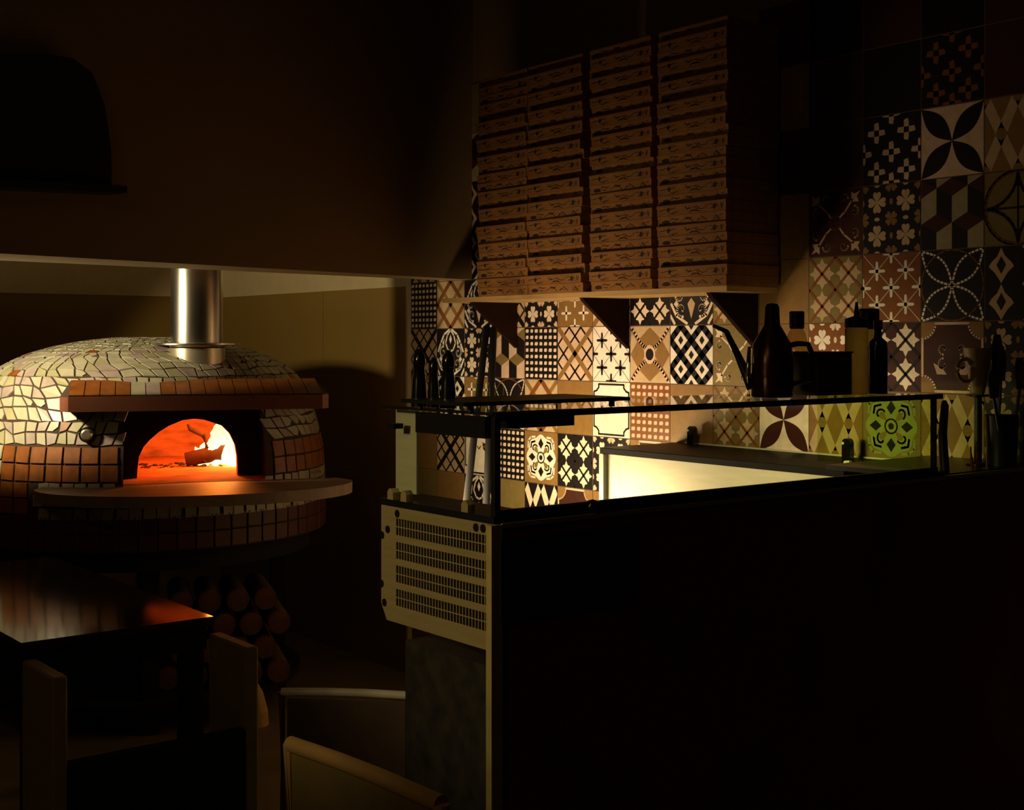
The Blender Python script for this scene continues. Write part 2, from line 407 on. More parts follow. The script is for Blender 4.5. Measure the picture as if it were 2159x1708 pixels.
        S(1, ac, cir(.5, .5, .5, 28), .02, True)
    elif nm == 'quatre':
        for x in (0, .5):
            for y in (0, .5):
                s = 1 if (x + y) == .5 else 0
                A(1, fg, xf(VES, x + (.5 if s == 0 else 0) * 0, y, .707, -45) if s == 0 else xf(VES, x + .5, y, .707, 45))
        for x, y in ((0, 0), (.5, .5)): pass
    elif nm == 'argyle':
        for i in range(-1, 3):
            x = i * .5
            S(1, fg, [(x, 1.02), (x + .25, .5), (x + .5, 1.02)], .15); S(1, fg, [(x, -.02), (x + .25, .5), (x + .5, -.02)], .15)
            A(2, bg, cir(x + .25, .5, .085, 8)); A(2, bg, cir(x, 1, .085, 8)); A(2, bg, cir(x, 0, .085, 8))
    elif nm == 'medal':
        for k in range(4):
            for d in (.10, .19): S(1, fg, xf([(.5 - d, .18), (.5 - d * 1.1, .34 - d * .4), (.36 - d * .4, .5 - d * 1.1), (.18, .5 - d)], .5, .5, 1, k * 90), .035)
        A(1, fg, [(.5 + (.43 + .022 * math.cos(i * 8 * 2 * math.pi / 48)) * math.cos(2 * math.pi * i / 48), .5 + (.43 + .022 * math.cos(i * 8 * 2 * math.pi / 48)) * math.sin(2 * math.pi * i / 48)) for i in range(48)])
        for k in range(4):
            A(2, ac, xf([(0, .17), (.08, .27), (0, .38), (-.08, .27)], .5, .5, 1, k * 90))
            S(2, ac, xf(spiral(.16, .20, .10, -60, .55, 1), .5, .5, 1, k * 90), .03)
            A(2, 't_olive', xf([(.06, .06), (.2, .12), (.2, .2), (.12, .2)], .5, .5, 1, k * 90))
        S(3, ac, cir(.5, .5, .105, 20), .025, True); A(3, ac, cir(.5, .5, .05, 12))
    elif nm == 'frame':
        for k in range(4):
            A(1, 't_brown', xf([(-.5, -.5)] + [(-.5 + .24 * math.cos(R(90 * i / 8)), -.5 + .24 * math.sin(R(90 * i / 8))) for i in range(9)], .5, .5, 1, k * 90))
            S(2, fg, xf([(-.5 + .24 * math.cos(R(90 * i / 8)), -.5 + .24 * math.sin(R(90 * i / 8))) for i in range(9)], .5, .5, 1, k * 90), .03)
            S(2, fg, xf([(-.24, -.485), (.24, -.485)], .5, .5, 1, k * 90), .045)
        for x, s in ((.36, 1), (.64, -1)):
            S(2, fg, spiral(x, .40, .09, 90, .8, s), .03); S(2, fg, spiral(x, .62, .08, -90, .8, -s), .03)
            A(2, fg, [(x - .1 * s, .26), (x - .16 * s, .42), (x - .02 * s, .36), (x + .06 * s, .26)])
    elif nm == 'ogee':
        for x, y in ((.25, .75), (.25, .25), (.75, .5), (.75, 0), (.75, 1), (-.25, .5), (-.25, 0), (-.25, 1)):
            tear = [(0, .24), (.06, .12), (.15, .04), (.19, -.02), (.10, -.10), (.03, -.2), (0, -.25), (-.03, -.2), (-.10, -.10), (-.19, -.02), (-.15, .04), (-.06, .12)]
            A(1, fg, [(x + a, y + b) for a, b in tear]); A(2, bg, [(x, y + .12), (x + .07, y), (x, y - .12), (x - .07, y)])
    elif nm == 'circles':
        for x, y in ((0, 0), (1, 0), (0, 1), (1, 1), (.5, .5)): S(1, fg, cir(x, y, .5, 32), .045, True)
        S(2, ac, cir(.5, .5, .48, 32), .02, True); S(1, fg, [(0, .5), (1, .5)], .03); S(1, fg, [(.5, 0), (.5, 1)], .03)
    elif nm == 'swirl':
        for s in (1, -1):
            m = lambda P: [(.5 + s * p[0], p[1]) for p in P]
            S(1, fg, m([(0, .98), (.12, .86), (.18, .70), (.10, .56), (.0, .52)]), .04); S(1, fg, m([(.04, .99), (.24, .88), (.36, .70), (.46, .52)]), .05)
            S(1, fg, m(spiral(.28, .50, .13, 100, 1.0, -1)), .045); S(1, fg, m(spiral(.24, .26, .13, 250, .9, 1)), .045)
            A(1, fg, m([(0, .88), (.05, .78), (0, .68)])); A(1, fg, m([(.22, .80), (.30, .70), (.25, .62)])); A(1, fg, m([(.36, .42), (.42, .36), (.36, .30), (.30, .36)]))
            S(1, fg, m([(.48, .36), (.36, .16), (.10, .02)]), .05); S(1, fg, m([(.5, .16), (.40, .02)]), .05); A(1, ac, m([(0, .46), (.09, .36), (.0, .10)]))
    return O
PAT = {
 'dots': ('dots', 't_black', 't_cream'), 'dotsb': ('dots', 't_rust', 't_pink'), 'lat': ('lattice', 't_tan', 't_black', 't_black'), 'latb': ('lattice', 't_pink', 't_black', 't_brown'),
 'band': ('bands', 't_tan', 't_rust'), 'leafk': ('leaf', 't_black', 't_cream', 't_black'), 'leafr': ('leaf', 't_dark', 't_cream', 't_black'), 'leafb': ('leaf', 't_olive', 't_tan', 't_rust'),
 'heart': ('hearts', 't_black', 't_cream', 't_pink'), 'heartr': ('hearts', 't_rust', 't_white', 't_cream'), 'heartd': ('hearts', 't_black', 't_tan', 't_brown'), 'crossb': ('cross', 't_brown', 't_white', 't_olive'), 'crossr': ('cross', 't_rust', 't_white', 't_cream'),
 'crossk': ('cross', 't_white', 't_black', 't_black'), 'plus': ('pluses', 't_black', 't_pink'), 'cube': ('cubes', 't_black', 't_pink', 't_olive'), 'cubed': ('cubes', 't_black', 't_grey', 't_dark'),
 'xdot': ('xdot', 't_tan', 't_brown'), 'ikat': ('ikat', 't_white', 't_black'), 'arab': ('arab', 't_olive', 't_cream', 't_tan'), 'arabd': ('arab', 't_dark', 't_tan', 't_rust'),
 'ink': ('plain', 't_black', 't_black'), 'plusd': ('pluses', 't_black', 't_rust'), 'brown': ('plain', 't_brown', 't_brown'), 'olive': ('plain', 't_olive', 't_olive'), 'darkr': ('plain', 't_dark', 't_dark'), 'plaque': ('plaque', 't_white', 't_black', 't_rust'), 'petal': ('petals', 't_black', 't_white', 't_rust'),
 'quat': ('quatre', 't_cream', 't_dark'), 'quatk': ('quatre', 't_pink', 't_black'), 'arg': ('argyle', 't_black', 't_cream'), 'argb': ('argyle', 't_brown', 't_tan'), 'medal': ('medal', 't_brown', 't_white', 't_black'), 'medalg': ('medal', 't_olive', 't_green', 't_black'),
 'frame': ('frame', 't_dark', 't_pink'), 'ogee': ('ogee', 't_black', 't_tan'), 'circ': ('circles', 't_olive', 't_black', 't_rust'), 'swirl': ('swirl', 't_black', 't_white', 't_cream'), 'swirlt': ('swirl', 't_black', 't_cream', 't_tan'),
}
ROWS = {   # row -> patterns per column; row 0 spans z 1.508..1.708
 4: 'brown darkr olive darkr brown darkr olive darkr ink brown darkr ink darkr ink darkr ink darkr',  # this row and the next: dimness high up put into dark tiles
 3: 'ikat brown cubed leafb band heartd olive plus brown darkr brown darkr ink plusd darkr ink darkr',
 2: 'heartd circ ogee arabd brown lat plus leafb quatk brown darkr darkr plus quatk bandx heartd circ',
 1: 'lat band ikat crossb heart leafb dots medal cube brown brown arabd heartd cubed circ leafr ikat',
 0: 'dots band swirl lat heart crossb latb leafk swirlt leafb brown leafb crossr petal ogee heartd cross',
 -1: 'lat swirl heart cube dots latb crossk xdot ikat arab brown heartr leafr frame heartd leafb plus',
 -2: 'leafb ikat crossb petal band brown plaque dotsb brown leafb quat argb medalg argb heartd circ leafr',
 -3: 'brown lat plaque dots medal leafk heart frame olive quat argb leafb brown heart lat ikat olive',
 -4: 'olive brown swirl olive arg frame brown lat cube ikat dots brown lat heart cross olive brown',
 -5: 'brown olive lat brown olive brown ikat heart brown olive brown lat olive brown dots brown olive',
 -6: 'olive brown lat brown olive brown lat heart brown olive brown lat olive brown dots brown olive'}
ALIAS = {'bandx': 'argb', 'cross': 'crossr'}
tw = MB()
tw.bx((0, -8.0, 0), (0.1, 0.0, 3.0), 'plaster_dark')
DT = 0.1863 * 1.0
DT = (YT - onx(2077, 690, 0).y) / 14
TS = 0.2
Z0 = 1.508
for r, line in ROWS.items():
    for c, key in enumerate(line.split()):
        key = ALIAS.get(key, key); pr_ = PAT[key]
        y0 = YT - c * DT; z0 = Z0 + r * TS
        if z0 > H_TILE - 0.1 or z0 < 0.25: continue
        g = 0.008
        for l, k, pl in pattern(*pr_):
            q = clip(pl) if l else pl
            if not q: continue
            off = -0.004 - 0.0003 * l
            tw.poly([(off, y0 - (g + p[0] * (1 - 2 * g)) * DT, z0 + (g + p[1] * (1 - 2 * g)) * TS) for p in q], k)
yE = YT - 17 * DT
tw.poly([(-0.0034, YT, 0.3), (-0.0034, yE, 0.3), (-0.0034, yE, H_TILE), (-0.0034, YT, H_TILE)], 'grout')
struct(tw.build('wall_right', smooth=False), 'patchwork of patterned cement tiles on the kitchen wall', 'wall')

# ------------------------------------------------------------------ pizza oven
OA = -TH + math.atan2(0.292, 0.956)
OC = Vector((CAM.x + CO * -1.495 + SI * 5.4, CAM.y - SI * -1.495 + CO * 5.4, 0))
oven = thing('pizza_oven', 'domed wood fired pizza oven covered in cream and orange mosaic, glowing mouth', 'oven', OC, OA)
X0 = 0.16                      # centre of the mouth in the oven's own frame; front is -y
def oloc(px, py, yl):          # a pixel's ray met with a plane across the oven's own axis
    r = ray(px, py); Mi = Matrix.Rotation(-OA, 3, 'Z'); p0 = Mi @ (CAM - OC); d = Mi @ r
    return p0 + d * ((yl - p0.y) / d.y)
PROF = [(0.0, 1.471)] + [(0.632 * math.sqrt(1 - (1 - d / 0.22) ** 2), 1.471 - d) for d in (0.004, 0.012, 0.024, 0.042, 0.065, 0.09, 0.12, 0.15, 0.182)] + [(0.648, 1.24), (0.672, 1.18), (0.692, 1.11), (0.706, 1.04), (0.715, 0.95), (0.72, 0.83), (0.72, 0.70)]
def prof_at(s):                # point by arc length
    for i in range(len(PROF) - 1):
        a, b = Vector(PROF[i]), Vector(PROF[i + 1]); L = (b - a).length
        if s <= L: return a + (b - a) * (s / L), (b - a).normalized()
        s -= L
    return Vector(PROF[-1]), Vector((0, -1))
PLEN = sum((Vector(PROF[i + 1]) - Vector(PROF[i])).length for i in range(len(PROF) - 1))
HW = 0.26                      # half width of the outer opening
ZH, ZC = 0.935, 1.206
def in_open(x, y, z): return y < 0 and abs(x - X0) < HW + 0.005 and ZH - 0.03 < z < ZC + 0.02
body = MB()
# shell: rings of quads, leaving the opening out
NA = 96
angs = sorted(set([2 * math.pi * i / NA for i in range(NA)]))
aL = math.atan2(-math.sqrt(0.71 ** 2 - (X0 - HW) ** 2), X0 - HW) % (2 * math.pi); aR = math.atan2(-math.sqrt(0.71 ** 2 - (X0 + HW) ** 2), X0 + HW) % (2 * math.pi)
angs = [a for a in angs if abs(a - aL) > .02 and abs(a - aR) > .02] + [aL, aR]; angs.sort()
prof = []
for p in PROF:
    prof.append(p)
    if p == (0.648, 1.24): prof.append((0.662, 1.206))
    if p == (0.706, 1.04): prof.append((0.7155, 0.935))
prof.remove((0.715, 0.95))
for j in range(len(prof) - 1):
    (r0, z0), (r1, z1) = prof[j], prof[j + 1]
    for i in range(len(angs)):
        a, b = angs[i], angs[(i + 1) % len(angs)]
        if aL - 1e-4 <= a and b <= aR + 1e-4 and b > a and z1 >= 0.935 - 1e-4 and z0 <= 1.206 + 1e-4: continue
        P = lambda r, t, z: (r * math.cos(t), r * math.sin(t), z)
        if r0 == 0: body.poly([P(r0, a, z0), P(r1, a, z1), P(r1, b, z1)], 'oven_grout')
        else: body.poly([P(r0, a, z0), P(r1, a, z1), P(r1, b, z1), P(r0, b, z0)], 'oven_grout')
body.poly([(0.72 * math.cos(a), 0.72 * math.sin(a), 0.70) for a in angs][::-1], 'oven_grout')
body.build('shell', oven)
rnd = random.Random(3)
def skip(x, y, z):
    if in_open(x, y, z): return True
    if math.hypot(x - 0.175, y + 0.40) < 0.095: return True
    return False
def mosaic(mb, s0, s1, size, jit, pick, rotj=8, fill=0.45, bond=0.5, aj=.12):
    s = s0; row = 0
    while s < s1 - size * 0.3:
        (r, z), t = prof_at(s + size / 2)
        n = max(5, int(2 * math.pi * max(r, .02) / (size * 1.05))) if bond else int(2 * math.pi * .71 / .0665)
        for i in range(n):
            a = 2 * math.pi * (i + bond * (row % 2) + rnd.uniform(-aj, aj)) / n
            er = Vector((math.cos(a), math.sin(a), 0)); et = Vector((-math.sin(a), math.cos(a), 0))
            dn = er * t.x + Vector((0, 0, 1)) * t.y
            nrm = er * (-t.y) + Vector((0, 0, 1)) * t.x; nrm = -nrm if nrm.dot(er) < -1e-3 or (abs(nrm.dot(er)) < 1e-3 and nrm.z < 0) else nrm
            if z > 1.2 and nrm.z < 0: nrm = -nrm
            c = er * r + Vector((0, 0, z)); k = pick(c.x, c.y, c.z, a)
            if k is None or skip(c.x, c.y, c.z): continue
            ra = R(rnd.uniform(-rotj, rotj)); wx = math.pi * r / n * 2 * fill; wy = size * fill
            pts = []
            for qx, qy in ((-1, -1), (1, -1), (1, 1), (-1, 1)):
                x_ = qx * wx * (1 + rnd.uniform(-jit, jit * .6)); y_ = qy * wy * (1 + rnd.uniform(-jit, jit * .6))
                pts.append(c + et * (x_ * math.cos(ra) - y_ * math.sin(ra)) + dn * (x_ * math.sin(ra) + y_ * math.cos(ra)) + nrm * 0.002)
            top = [p + nrm * 0.003 for p in pts]
            top = [q + (c + nrm * .005 - q) * 0.06 for q in top]
            mb.add(pts + top, [(4, 5, 6, 7), (0, 1, 5, 4), (1, 2, 6, 5), (2, 3, 7, 6), (3, 0, 4, 7)], k)
        s += size; row += 1
def whites(x, y, z, a):
    if z < 1.0775 and (z < .83 or (y < 0 and x > -0.60 and z > .83)): return None
    if z < 1.0775 and not (z > 0.83 and (x < -0.53 or y > 0)): return None
    q = rnd.random()
    return 'mosaic_orange' if q < .02 else 'mosaic_a' if q < .52 else 'mosaic_b' if q < .8 else 'mosaic_c'
def sA(z):                      # arc length where the profile passes height z
    s = 0
    for i in range(len(PROF) - 1):
        a, b = Vector(PROF[i]), Vector(PROF[i + 1])
        if b.y <= z: return s + (b - a).length * (a.y - z) / (a.y - b.y)
        s += (b - a).length
def crazed(mb, s0, s1, size, pick):
    rows = int((s1 - s0) / size + .5); bands = 4
    for k in range(0, rows, bands):
        m_ = min(bands, rows - k)
        rmax = max(prof_at(min(s1, s0 + (k + m_) * size))[0].x, prof_at(s0 + k * size)[0].x)
        n = max(8, int(2 * math.pi * rmax / (size * 1.12))); G = []
        for j in range(m_ + 1):
            row = []
            for i in range(n):
                edge = j in (0, m_)
                row.append(((i + (.18 if edge else .30) * rnd.uniform(-1, 1) + .9 * math.sin(2 * math.pi * i / n * 3 + (k + j) * .55) + (k + j) * .21) * 2 * math.pi / n, s0 + (k + j + (.12 if edge else .27) * rnd.uniform(-1, 1)) * size))
            G.append(row)
        for j in range(m_):
            for i in range(n):
                q = [G[j][i], G[j][(i + 1) % n], G[j + 1][(i + 1) % n], G[j + 1][i]]
                if i == n - 1: q = [q[0], (q[1][0] + 2 * math.pi, q[1][1]), (q[2][0] + 2 * math.pi, q[2][1]), q[3]]
                pts = []
                for a, sv in q:
                    (r, z), t = prof_at(max(0.002, min(sv, PLEN))); pts.append(Vector((r * math.cos(a), r * math.sin(a), z)))
                if rnd.random() < .10:
                    pts = pts[:2] + [pts[2].lerp(pts[1], .5), pts[2].lerp(pts[3], .5)] + pts[3:]
                c = sum(pts, Vector()) / len(pts); k_ = pick(c.x, c.y, c.z, 0)
                if k_ is None or skip(c.x, c.y, c.z) or (pts[1] - pts[0]).length > .12: continue
                nr_ = (pts[1] - pts[0]).cross(pts[-1] - pts[0])
                if nr_.length < 1e-7: continue
                nr_.normalize(); nr_ = -nr_ if nr_.dot(Vector((c.x, c.y, c.z - .9))) < 0 else nr_
                def ins(g): return [p + (c - p).normalized() * min(g * 1.3, (c - p).length * .5) for p in pts]
                lo = [p + nr_ * .0005 for p in ins(.0030)]; hi = [p + nr_ * .0042 for p in ins(.0040)]; N_ = len(pts)
                mb.add(lo + hi, [list(range(N_, 2 * N_))] + [[a, (a + 1) % N_, N_ + (a + 1) % N_, N_ + a] for a in range(N_)], k_)
mz = MB()
crazed(mz, 0.10, sA(1.0775), 0.044, whites)
mosaic(mz, sA(1.0775), sA(0.83), 0.055, 0.06, lambda x, y, z, a: 'mosaic_a' if (y > 0 or x < -0.515) else None, 2, 0.465, 0, .03)
mosaic(mz, sA(0.95), sA(0.83), 0.045, 0.08, lambda x, y, z, a: ('mosaic_b' if rnd.random() < .6 else 'mosaic_c') if (y < 0 and x > -0.40) else None, 4, 0.45)
def orange1(x, y, z, a): return 'mosaic_orange' if y < 0 and x > -0.505 and (abs(x - X0) > HW) else None
mosaic(mz, sA(1.0775), sA(0.948), 0.0645, 0.05, orange1, 1.0, 0.468, 0, .015)
mosaic(mz, sA(0.948), sA(0.83), 0.0585, 0.05, lambda x, y, z, a: 'mosaic_orange' if (y < 0 and -0.505 < x < -0.40) else None, 1.0, 0.468, 0, .015)
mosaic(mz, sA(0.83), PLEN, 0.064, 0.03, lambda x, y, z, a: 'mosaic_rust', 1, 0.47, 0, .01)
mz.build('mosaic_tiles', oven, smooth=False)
# canopy over the mouth: sloped tile strip above a smooth clay band
cp = MB()
cw = 0.475; yf = -0.745
outl = [(X0 - cw, yf + .05), (X0 - cw + .03, yf), (X0 + cw - .03, yf), (X0 + cw, yf + .05)]
lowb = [(x, y, ZC) for x, y in outl] + [(X0 + cw - .02, -0.40, ZC), (X0 - cw + .06, -0.46, ZC)]
mid = [(x, y, 1.258) for x, y, z in lowb]
n = len(lowb)
cp.add(lowb + mid, [[i, (i + 1) % n, n + (i + 1) % n, n + i] for i in range(n)], 'canopy_clay')
cp.poly(lowb[::-1], 'soot')
topb = [(X0 - cw + .035, yf + .17, 1.312), (X0 + cw - .035, yf + .17, 1.312)]
cp.poly([mid[1], mid[2], topb[1], topb[0]], 'oven_grout'); cp.poly([mid[0], mid[1], topb[0]], 'oven_grout'); cp.poly([mid[2], mid[3], topb[1]], 'oven_grout')
cp.poly([topb[0], topb[1], (X0 + cw - .06, -0.40, 1.30), (X0 - cw + .10, -0.40, 1.30)], 'oven_grout')
cp.poly([mid[5], mid[0], topb[0], (X0 - cw + .10, -0.40, 1.30)], 'oven_grout'); cp.poly([mid[3], mid[4], (X0 + cw - .06, -0.40, 1.30), topb[1]], 'oven_grout')
cn = cp.build('canopy', oven, smooth=False)
ct = MB(); NT = 17
nr = (Vector((0, -.054, .17)) if False else Vector((0, -(1.312 - 1.258), .17))).normalized()
for i in range(NT):
    a0, a1 = (i + .03) / NT, (i + .97) / NT
    lo0, lo1 = Vector(mid[1]).lerp(Vector(mid[2]), a0), Vector(mid[1]).lerp(Vector(mid[2]), a1)
    hi0, hi1 = Vector(topb[0]).lerp(Vector(topb[1]), a0), Vector(topb[0]).lerp(Vector(topb[1]), a1)
    k = 'mosaic_a' if i == 4 else 'mosaic_c' if i == 5 else 'mosaic_orange'
    q = [lo0.lerp(hi0, .03), lo1.lerp(hi1, .03), lo1.lerp(hi1, .94), lo0.lerp(hi0, .94)]
    ct.prism([p + nr * .0015 for p in q], nr * .004, k)
ct.build('canopy_tiles', cn, smooth=False)
# vestibule and inner arch
vb = MB(); yi = -0.42
xl, xr = X0 - HW, X0 + HW
yo = lambda x: -math.sqrt(0.7155 ** 2 - x * x)
AP = [(288.5, 1021), (290, 990), (293, 963), (303, 942), (315.5, 928), (335, 911), (357, 897.5), (385, 886), (410, 883), (430, 885), (446, 890), (468, 898), (485, 915), (496, 938), (500, 961), (501, 993), (501, 1021)]
AR = [oloc(x, y, yi) for x, y in AP]; AR = [Vector((p.x, yi, max(p.z, ZH))) for p in AR]
AR[0].z = ZH; AR[-1].z = ZH
vb.poly([(xl, yo(xl), ZH), (xl, yi, ZH), (xl, yi, ZC), (xl, yo(xl) + .05, ZC)], 'soot')
vb.poly([(xr, yo(xr), ZH), (xr, yi, ZH), (xr, yi, ZC), (xr, yo(xr) + .05, ZC)], 'soot')
vb.poly([(xl, -0.66, ZC), (xr, -0.66, ZC), (xr, yi, ZC), (xl, yi, ZC)], 'soot')
for dy in (0, 0.055):           # wall around the arch, with thickness
    ring = [Vector((p.x, yi + dy, p.z)) for p in AR]
    outer = []
    for i, p in enumerate(ring):
        t = i / (len(ring) - 1)
        outer.append(Vector((xl, yi + dy, ZH + (ZC - ZH) * min(1, t * 4))) if t < .25 else Vector((xr, yi + dy, ZH + (ZC - ZH) * min(1, (1 - t) * 4))) if t > .75 else Vector((xl + (xr - xl) * (t - .25) * 2, yi + dy, ZC)))
    for i in range(len(ring) - 1): vb.poly([outer[i], ring[i], ring[i + 1], outer[i + 1]], 'soot')
for i in range(len(AR) - 1):
    vb.poly([AR[i], AR[i + 1], AR[i + 1] + Vector((0, .055, 0)), AR[i] + Vector((0, .055, 0))], 'chamber_brick')
vb.build('vestibule', oven)
ch = MB()
ch.lathe([(0.50, ZH - .002), (0.505, 1.02), (0.49, 1.10), (0.43, 1.19), (0.33, 1.26), (0.18, 1.30), (0.0, 1.312)], 'chamber_brick', 40, (0.13, 0.06, 0))
# leave the mouth side open: drop faces of the chamber in front of the arch
keep = [i for i, f in enumerate(ch.f) if not (sum(ch.v[q].y for q in f) / 4 < -0.27 and abs(sum(ch.v[q].x for q in f) / 4 - .14) < .26 and sum(ch.v[q].z for q in f) / 4 < 1.22)]
ch.f = [ch.f[i] for i in keep]; ch.m = [ch.m[i] for i in keep]
ch.build('chamber', oven)
MB().poly([(-0.42, 0.55, ZH + .001), (0.66, 0.55, ZH + .001), (0.66, yi + .03, ZH + .001), (xr, yi + .03, ZH + .001), (xr, -0.62, ZH + .001), (xl, -0.62, ZH + .001), (xl, yi + .03, ZH + .001), (-0.42, yi + .03, ZH + .001)], 'chamber_brick').build('oven_floor', oven)
hs = MB(); el = [(X0 + .56 * math.cos(R(a)), -0.70 + .36 * math.sin(R(a))) for a in range(180, 361, 6)]
hs.prism([(x, y, 0.896) for x, y in el] + [(X0 + .52, -0.60, 0.896), (X0 - .52, -0.60, .896)], (0, 0, 0.039), 'hearth_stone')
hs.build('hearth_slab', oven, bevel=0.004)
cx_, cy_ = 0.175, -0.40
fk = MB().lathe([(0.0985, 1.40), (0.0985, 2.35)], 'steel_mirror', 48, (cx_, cy_, 0))
fk.build('flue_pipe', oven)
MB().lathe([(0.107, 1.33), (0.107, 1.428)], 'steel', 48, (cx_, cy_, 0)).build('flue_base', oven)
MB().lathe([(0.10, 1.425), (0.105, 1.437), (0.165, 1.441), (0.165, 1.446), (0.10, 1.449)], 'steel_mirror', 48, (cx_, cy_, 0)).build('flue_collar', oven)
kp = oloc(185, 916, -0.66)
kb = Vector((kp.x, -math.sqrt(0.69 ** 2 - kp.x ** 2), kp.z)); kd = Vector((-.12, -.99, 0))
th = MB().cyl(kb, kb + kd * .03, .027, 'black', n=28).cyl(kb + kd * .03, kb + kd * .036, .021, 'steel', .015, n=28)
th.build('thermometer', oven)
st = MB()
st.lathe([(0.0, 0.62), (0.66, 0.62), (0.66, 0.70), (0, 0.70)], 'black_matte', 40)
st.lathe([(0.0, 0.10), (0.62, 0.10), (0.62, 0.13), (0, 0.13)], 'black_matte', 40)
sto = st.build('stand', oven)
for a in (0, 90, 180, 270):
    MB().box((0.53 * math.cos(R(a)), 0.53 * math.sin(R(a)), 0.31), (0.06, 0.06, 0.62), 'black_matte').build('leg', sto)
# fire inside
m = bpy.data.materials.new('flame'); m.use_nodes = True; nt = m.node_tree; nt.nodes.clear()
out = nt.nodes.new('ShaderNodeOutputMaterial'); em = nt.nodes.new('ShaderNodeEmission'); tc = nt.nodes.new('ShaderNodeTexCoord')
sp = nt.nodes.new('ShaderNodeSeparateXYZ'); nz = nt.nodes.new('ShaderNodeTexNoise'); nz.inputs['Scale'].default_value = 14
mr = nt.nodes.new('ShaderNodeMapRange'); mr.inputs[1].default_value = 0.0; mr.inputs[2].default_value = 0.30
ad = nt.nodes.new('ShaderNodeMath'); ad.operation = 'MULTIPLY_ADD'; ad.inputs[1].default_value = 0.5
cr = nt.nodes.new('ShaderNodeValToRGB'); cr.color_ramp.elements[0].color = (1.0, 0.62, 0.18, 1); cr.color_ramp.elements[1].color = (1.0, 0.40, 0.06, 1); cr.color_ramp.elements[0].position = .35; cr.color_ramp.elements[1].position = 1.0
nt.links.new(tc.outputs['Object'], sp.inputs[0]); nt.links.new(tc.outputs['Object'], nz.inputs[0]); nt.links.new(sp.outputs[2], mr.inputs[0])
nt.links.new(nz.outputs[0], ad.inputs[0]); nt.links.new(mr.outputs[0], ad.inputs[2]); nt.links.new(ad.outputs[0], cr.inputs[0])
nt.links.new(cr.outputs[0], em.inputs[0]); em.inputs[1].default_value = 6.0; nt.links.new(em.outputs[0], out.inputs[0]); MATS['flame'] = m
fpos = oloc(474, 1000, 0.02); fpos.z = ZH
fw = Matrix.Rotation(OA, 3, 'Z') @ fpos + OC
fire = thing('fire', 'bright yellow white flames burning at the right inside the oven', 'fire', fw, OA)
fm = MB(); fr = random.Random(11)
for i, (x, y, h, r) in enumerate([(0.0, .03, .25, .05), (.05, .0, .30, .06), (.09, .03, .27, .05), (-.06, .02, .12, .035), (.12, -.02, .22, .045), (.03, -.05, .20, .045), (-.10, .03, .07, .025), (.08, -.06, .16, .04), (.0, .07, .19, .05), (-.03, -.02, .16, .035)]):
    pts = []; rr = []
    for t in range(9):
        q = t / 8; pts.append((x + .02 * math.sin(q * 5 + i), y + .015 * math.cos(q * 4 + i * 2), .01 + h * q)); rr.append(max(.001, r * (math.sin(math.pi * min(1, .22 + q * .80)) ** .8) * (1 - .25 * q)))
    fm.tube(pts, rr, 'flame', 12)
fm.build('flames', fire)
fl_ = MB().tube([(-.16, .0, .03), (-.05, -.01, .05), (.06, -.02, .06), (.16, .01, .05)], [.028, .034, .034, .03], 'ember_log', 12)
fl_.build('burning_log', fire)
MB().tube([(-.15, .02, .02), (-.085, -.02, .03), (-.065, -.01, .085), (-.085, .0, .13), (-.14, .01, .155), (-.15, .01, .175)], [.018, .018, .016, .013, .010, .006], 'ember_log', 10).build('bent_branch', fire)
eb = MB(); rn = random.Random(4)
for i in range(110):
    x, y = rn.uniform(-.34, .18), rn.uniform(-.05, .14); s = rn.uniform(.004, .013)
    eb.lathe([(0, 0), (s, s * .2), (s * .7, s * .6), (0, s * .75)], 'ember_log', 7, (x, y, .0))
eb.build('embers', fire)['kind'] = 'stuff'
def plight(name, loc, p, col, r):
    l = bpy.data.lights.new(name, 'POINT'); l.energy = p; l.color = col; l.shadow_soft_size = r
    o = bpy.data.objects.new(name, l); COL.objects.link(o); o.location = loc
plight('fire_light', fw + Matrix.Rotation(OA, 3, 'Z') @ Vector((-.03, -.10, .20)), 7.0, (1.0, 0.20, 0.02), .05)

# ------------------------------------------------------------------ shelf with brackets and pizza boxes
XS = -0.24
shy0, shy1 = onx(932, 628, XS).y, onx(1532, 610, XS).y
ZS = 1.622
shelf = thing('wall_shelf', 'long light wooden wall shelf carrying the stacks of pizza boxes', 'shelf', ((XS) / 2, (shy0 + shy1) / 2, ZS))
so = Vector(shelf.location)
b_ = MB().bx((XS, shy0, ZS - .017), (-0.006, shy1, ZS), 'shelf_wood'); o = b_.build('board', smooth=False); o.parent = shelf
for v in o.data.vertices: v.co -= so
for wpx in (1087, 1322, 1592):
    yb = onx(wpx, 700, 0).y
    q = MB().prism([(-0.006, yb, ZS - .018), (-0.225, yb, ZS - .018), (-0.215, yb, ZS - .03), (-0.006, yb, 1.428)], (0, -0.018, 0), 'bracket_wood')
    o = q.build('bracket', smooth=False); o.parent = shelf
    for v in o.data.vertices: v.co -= so

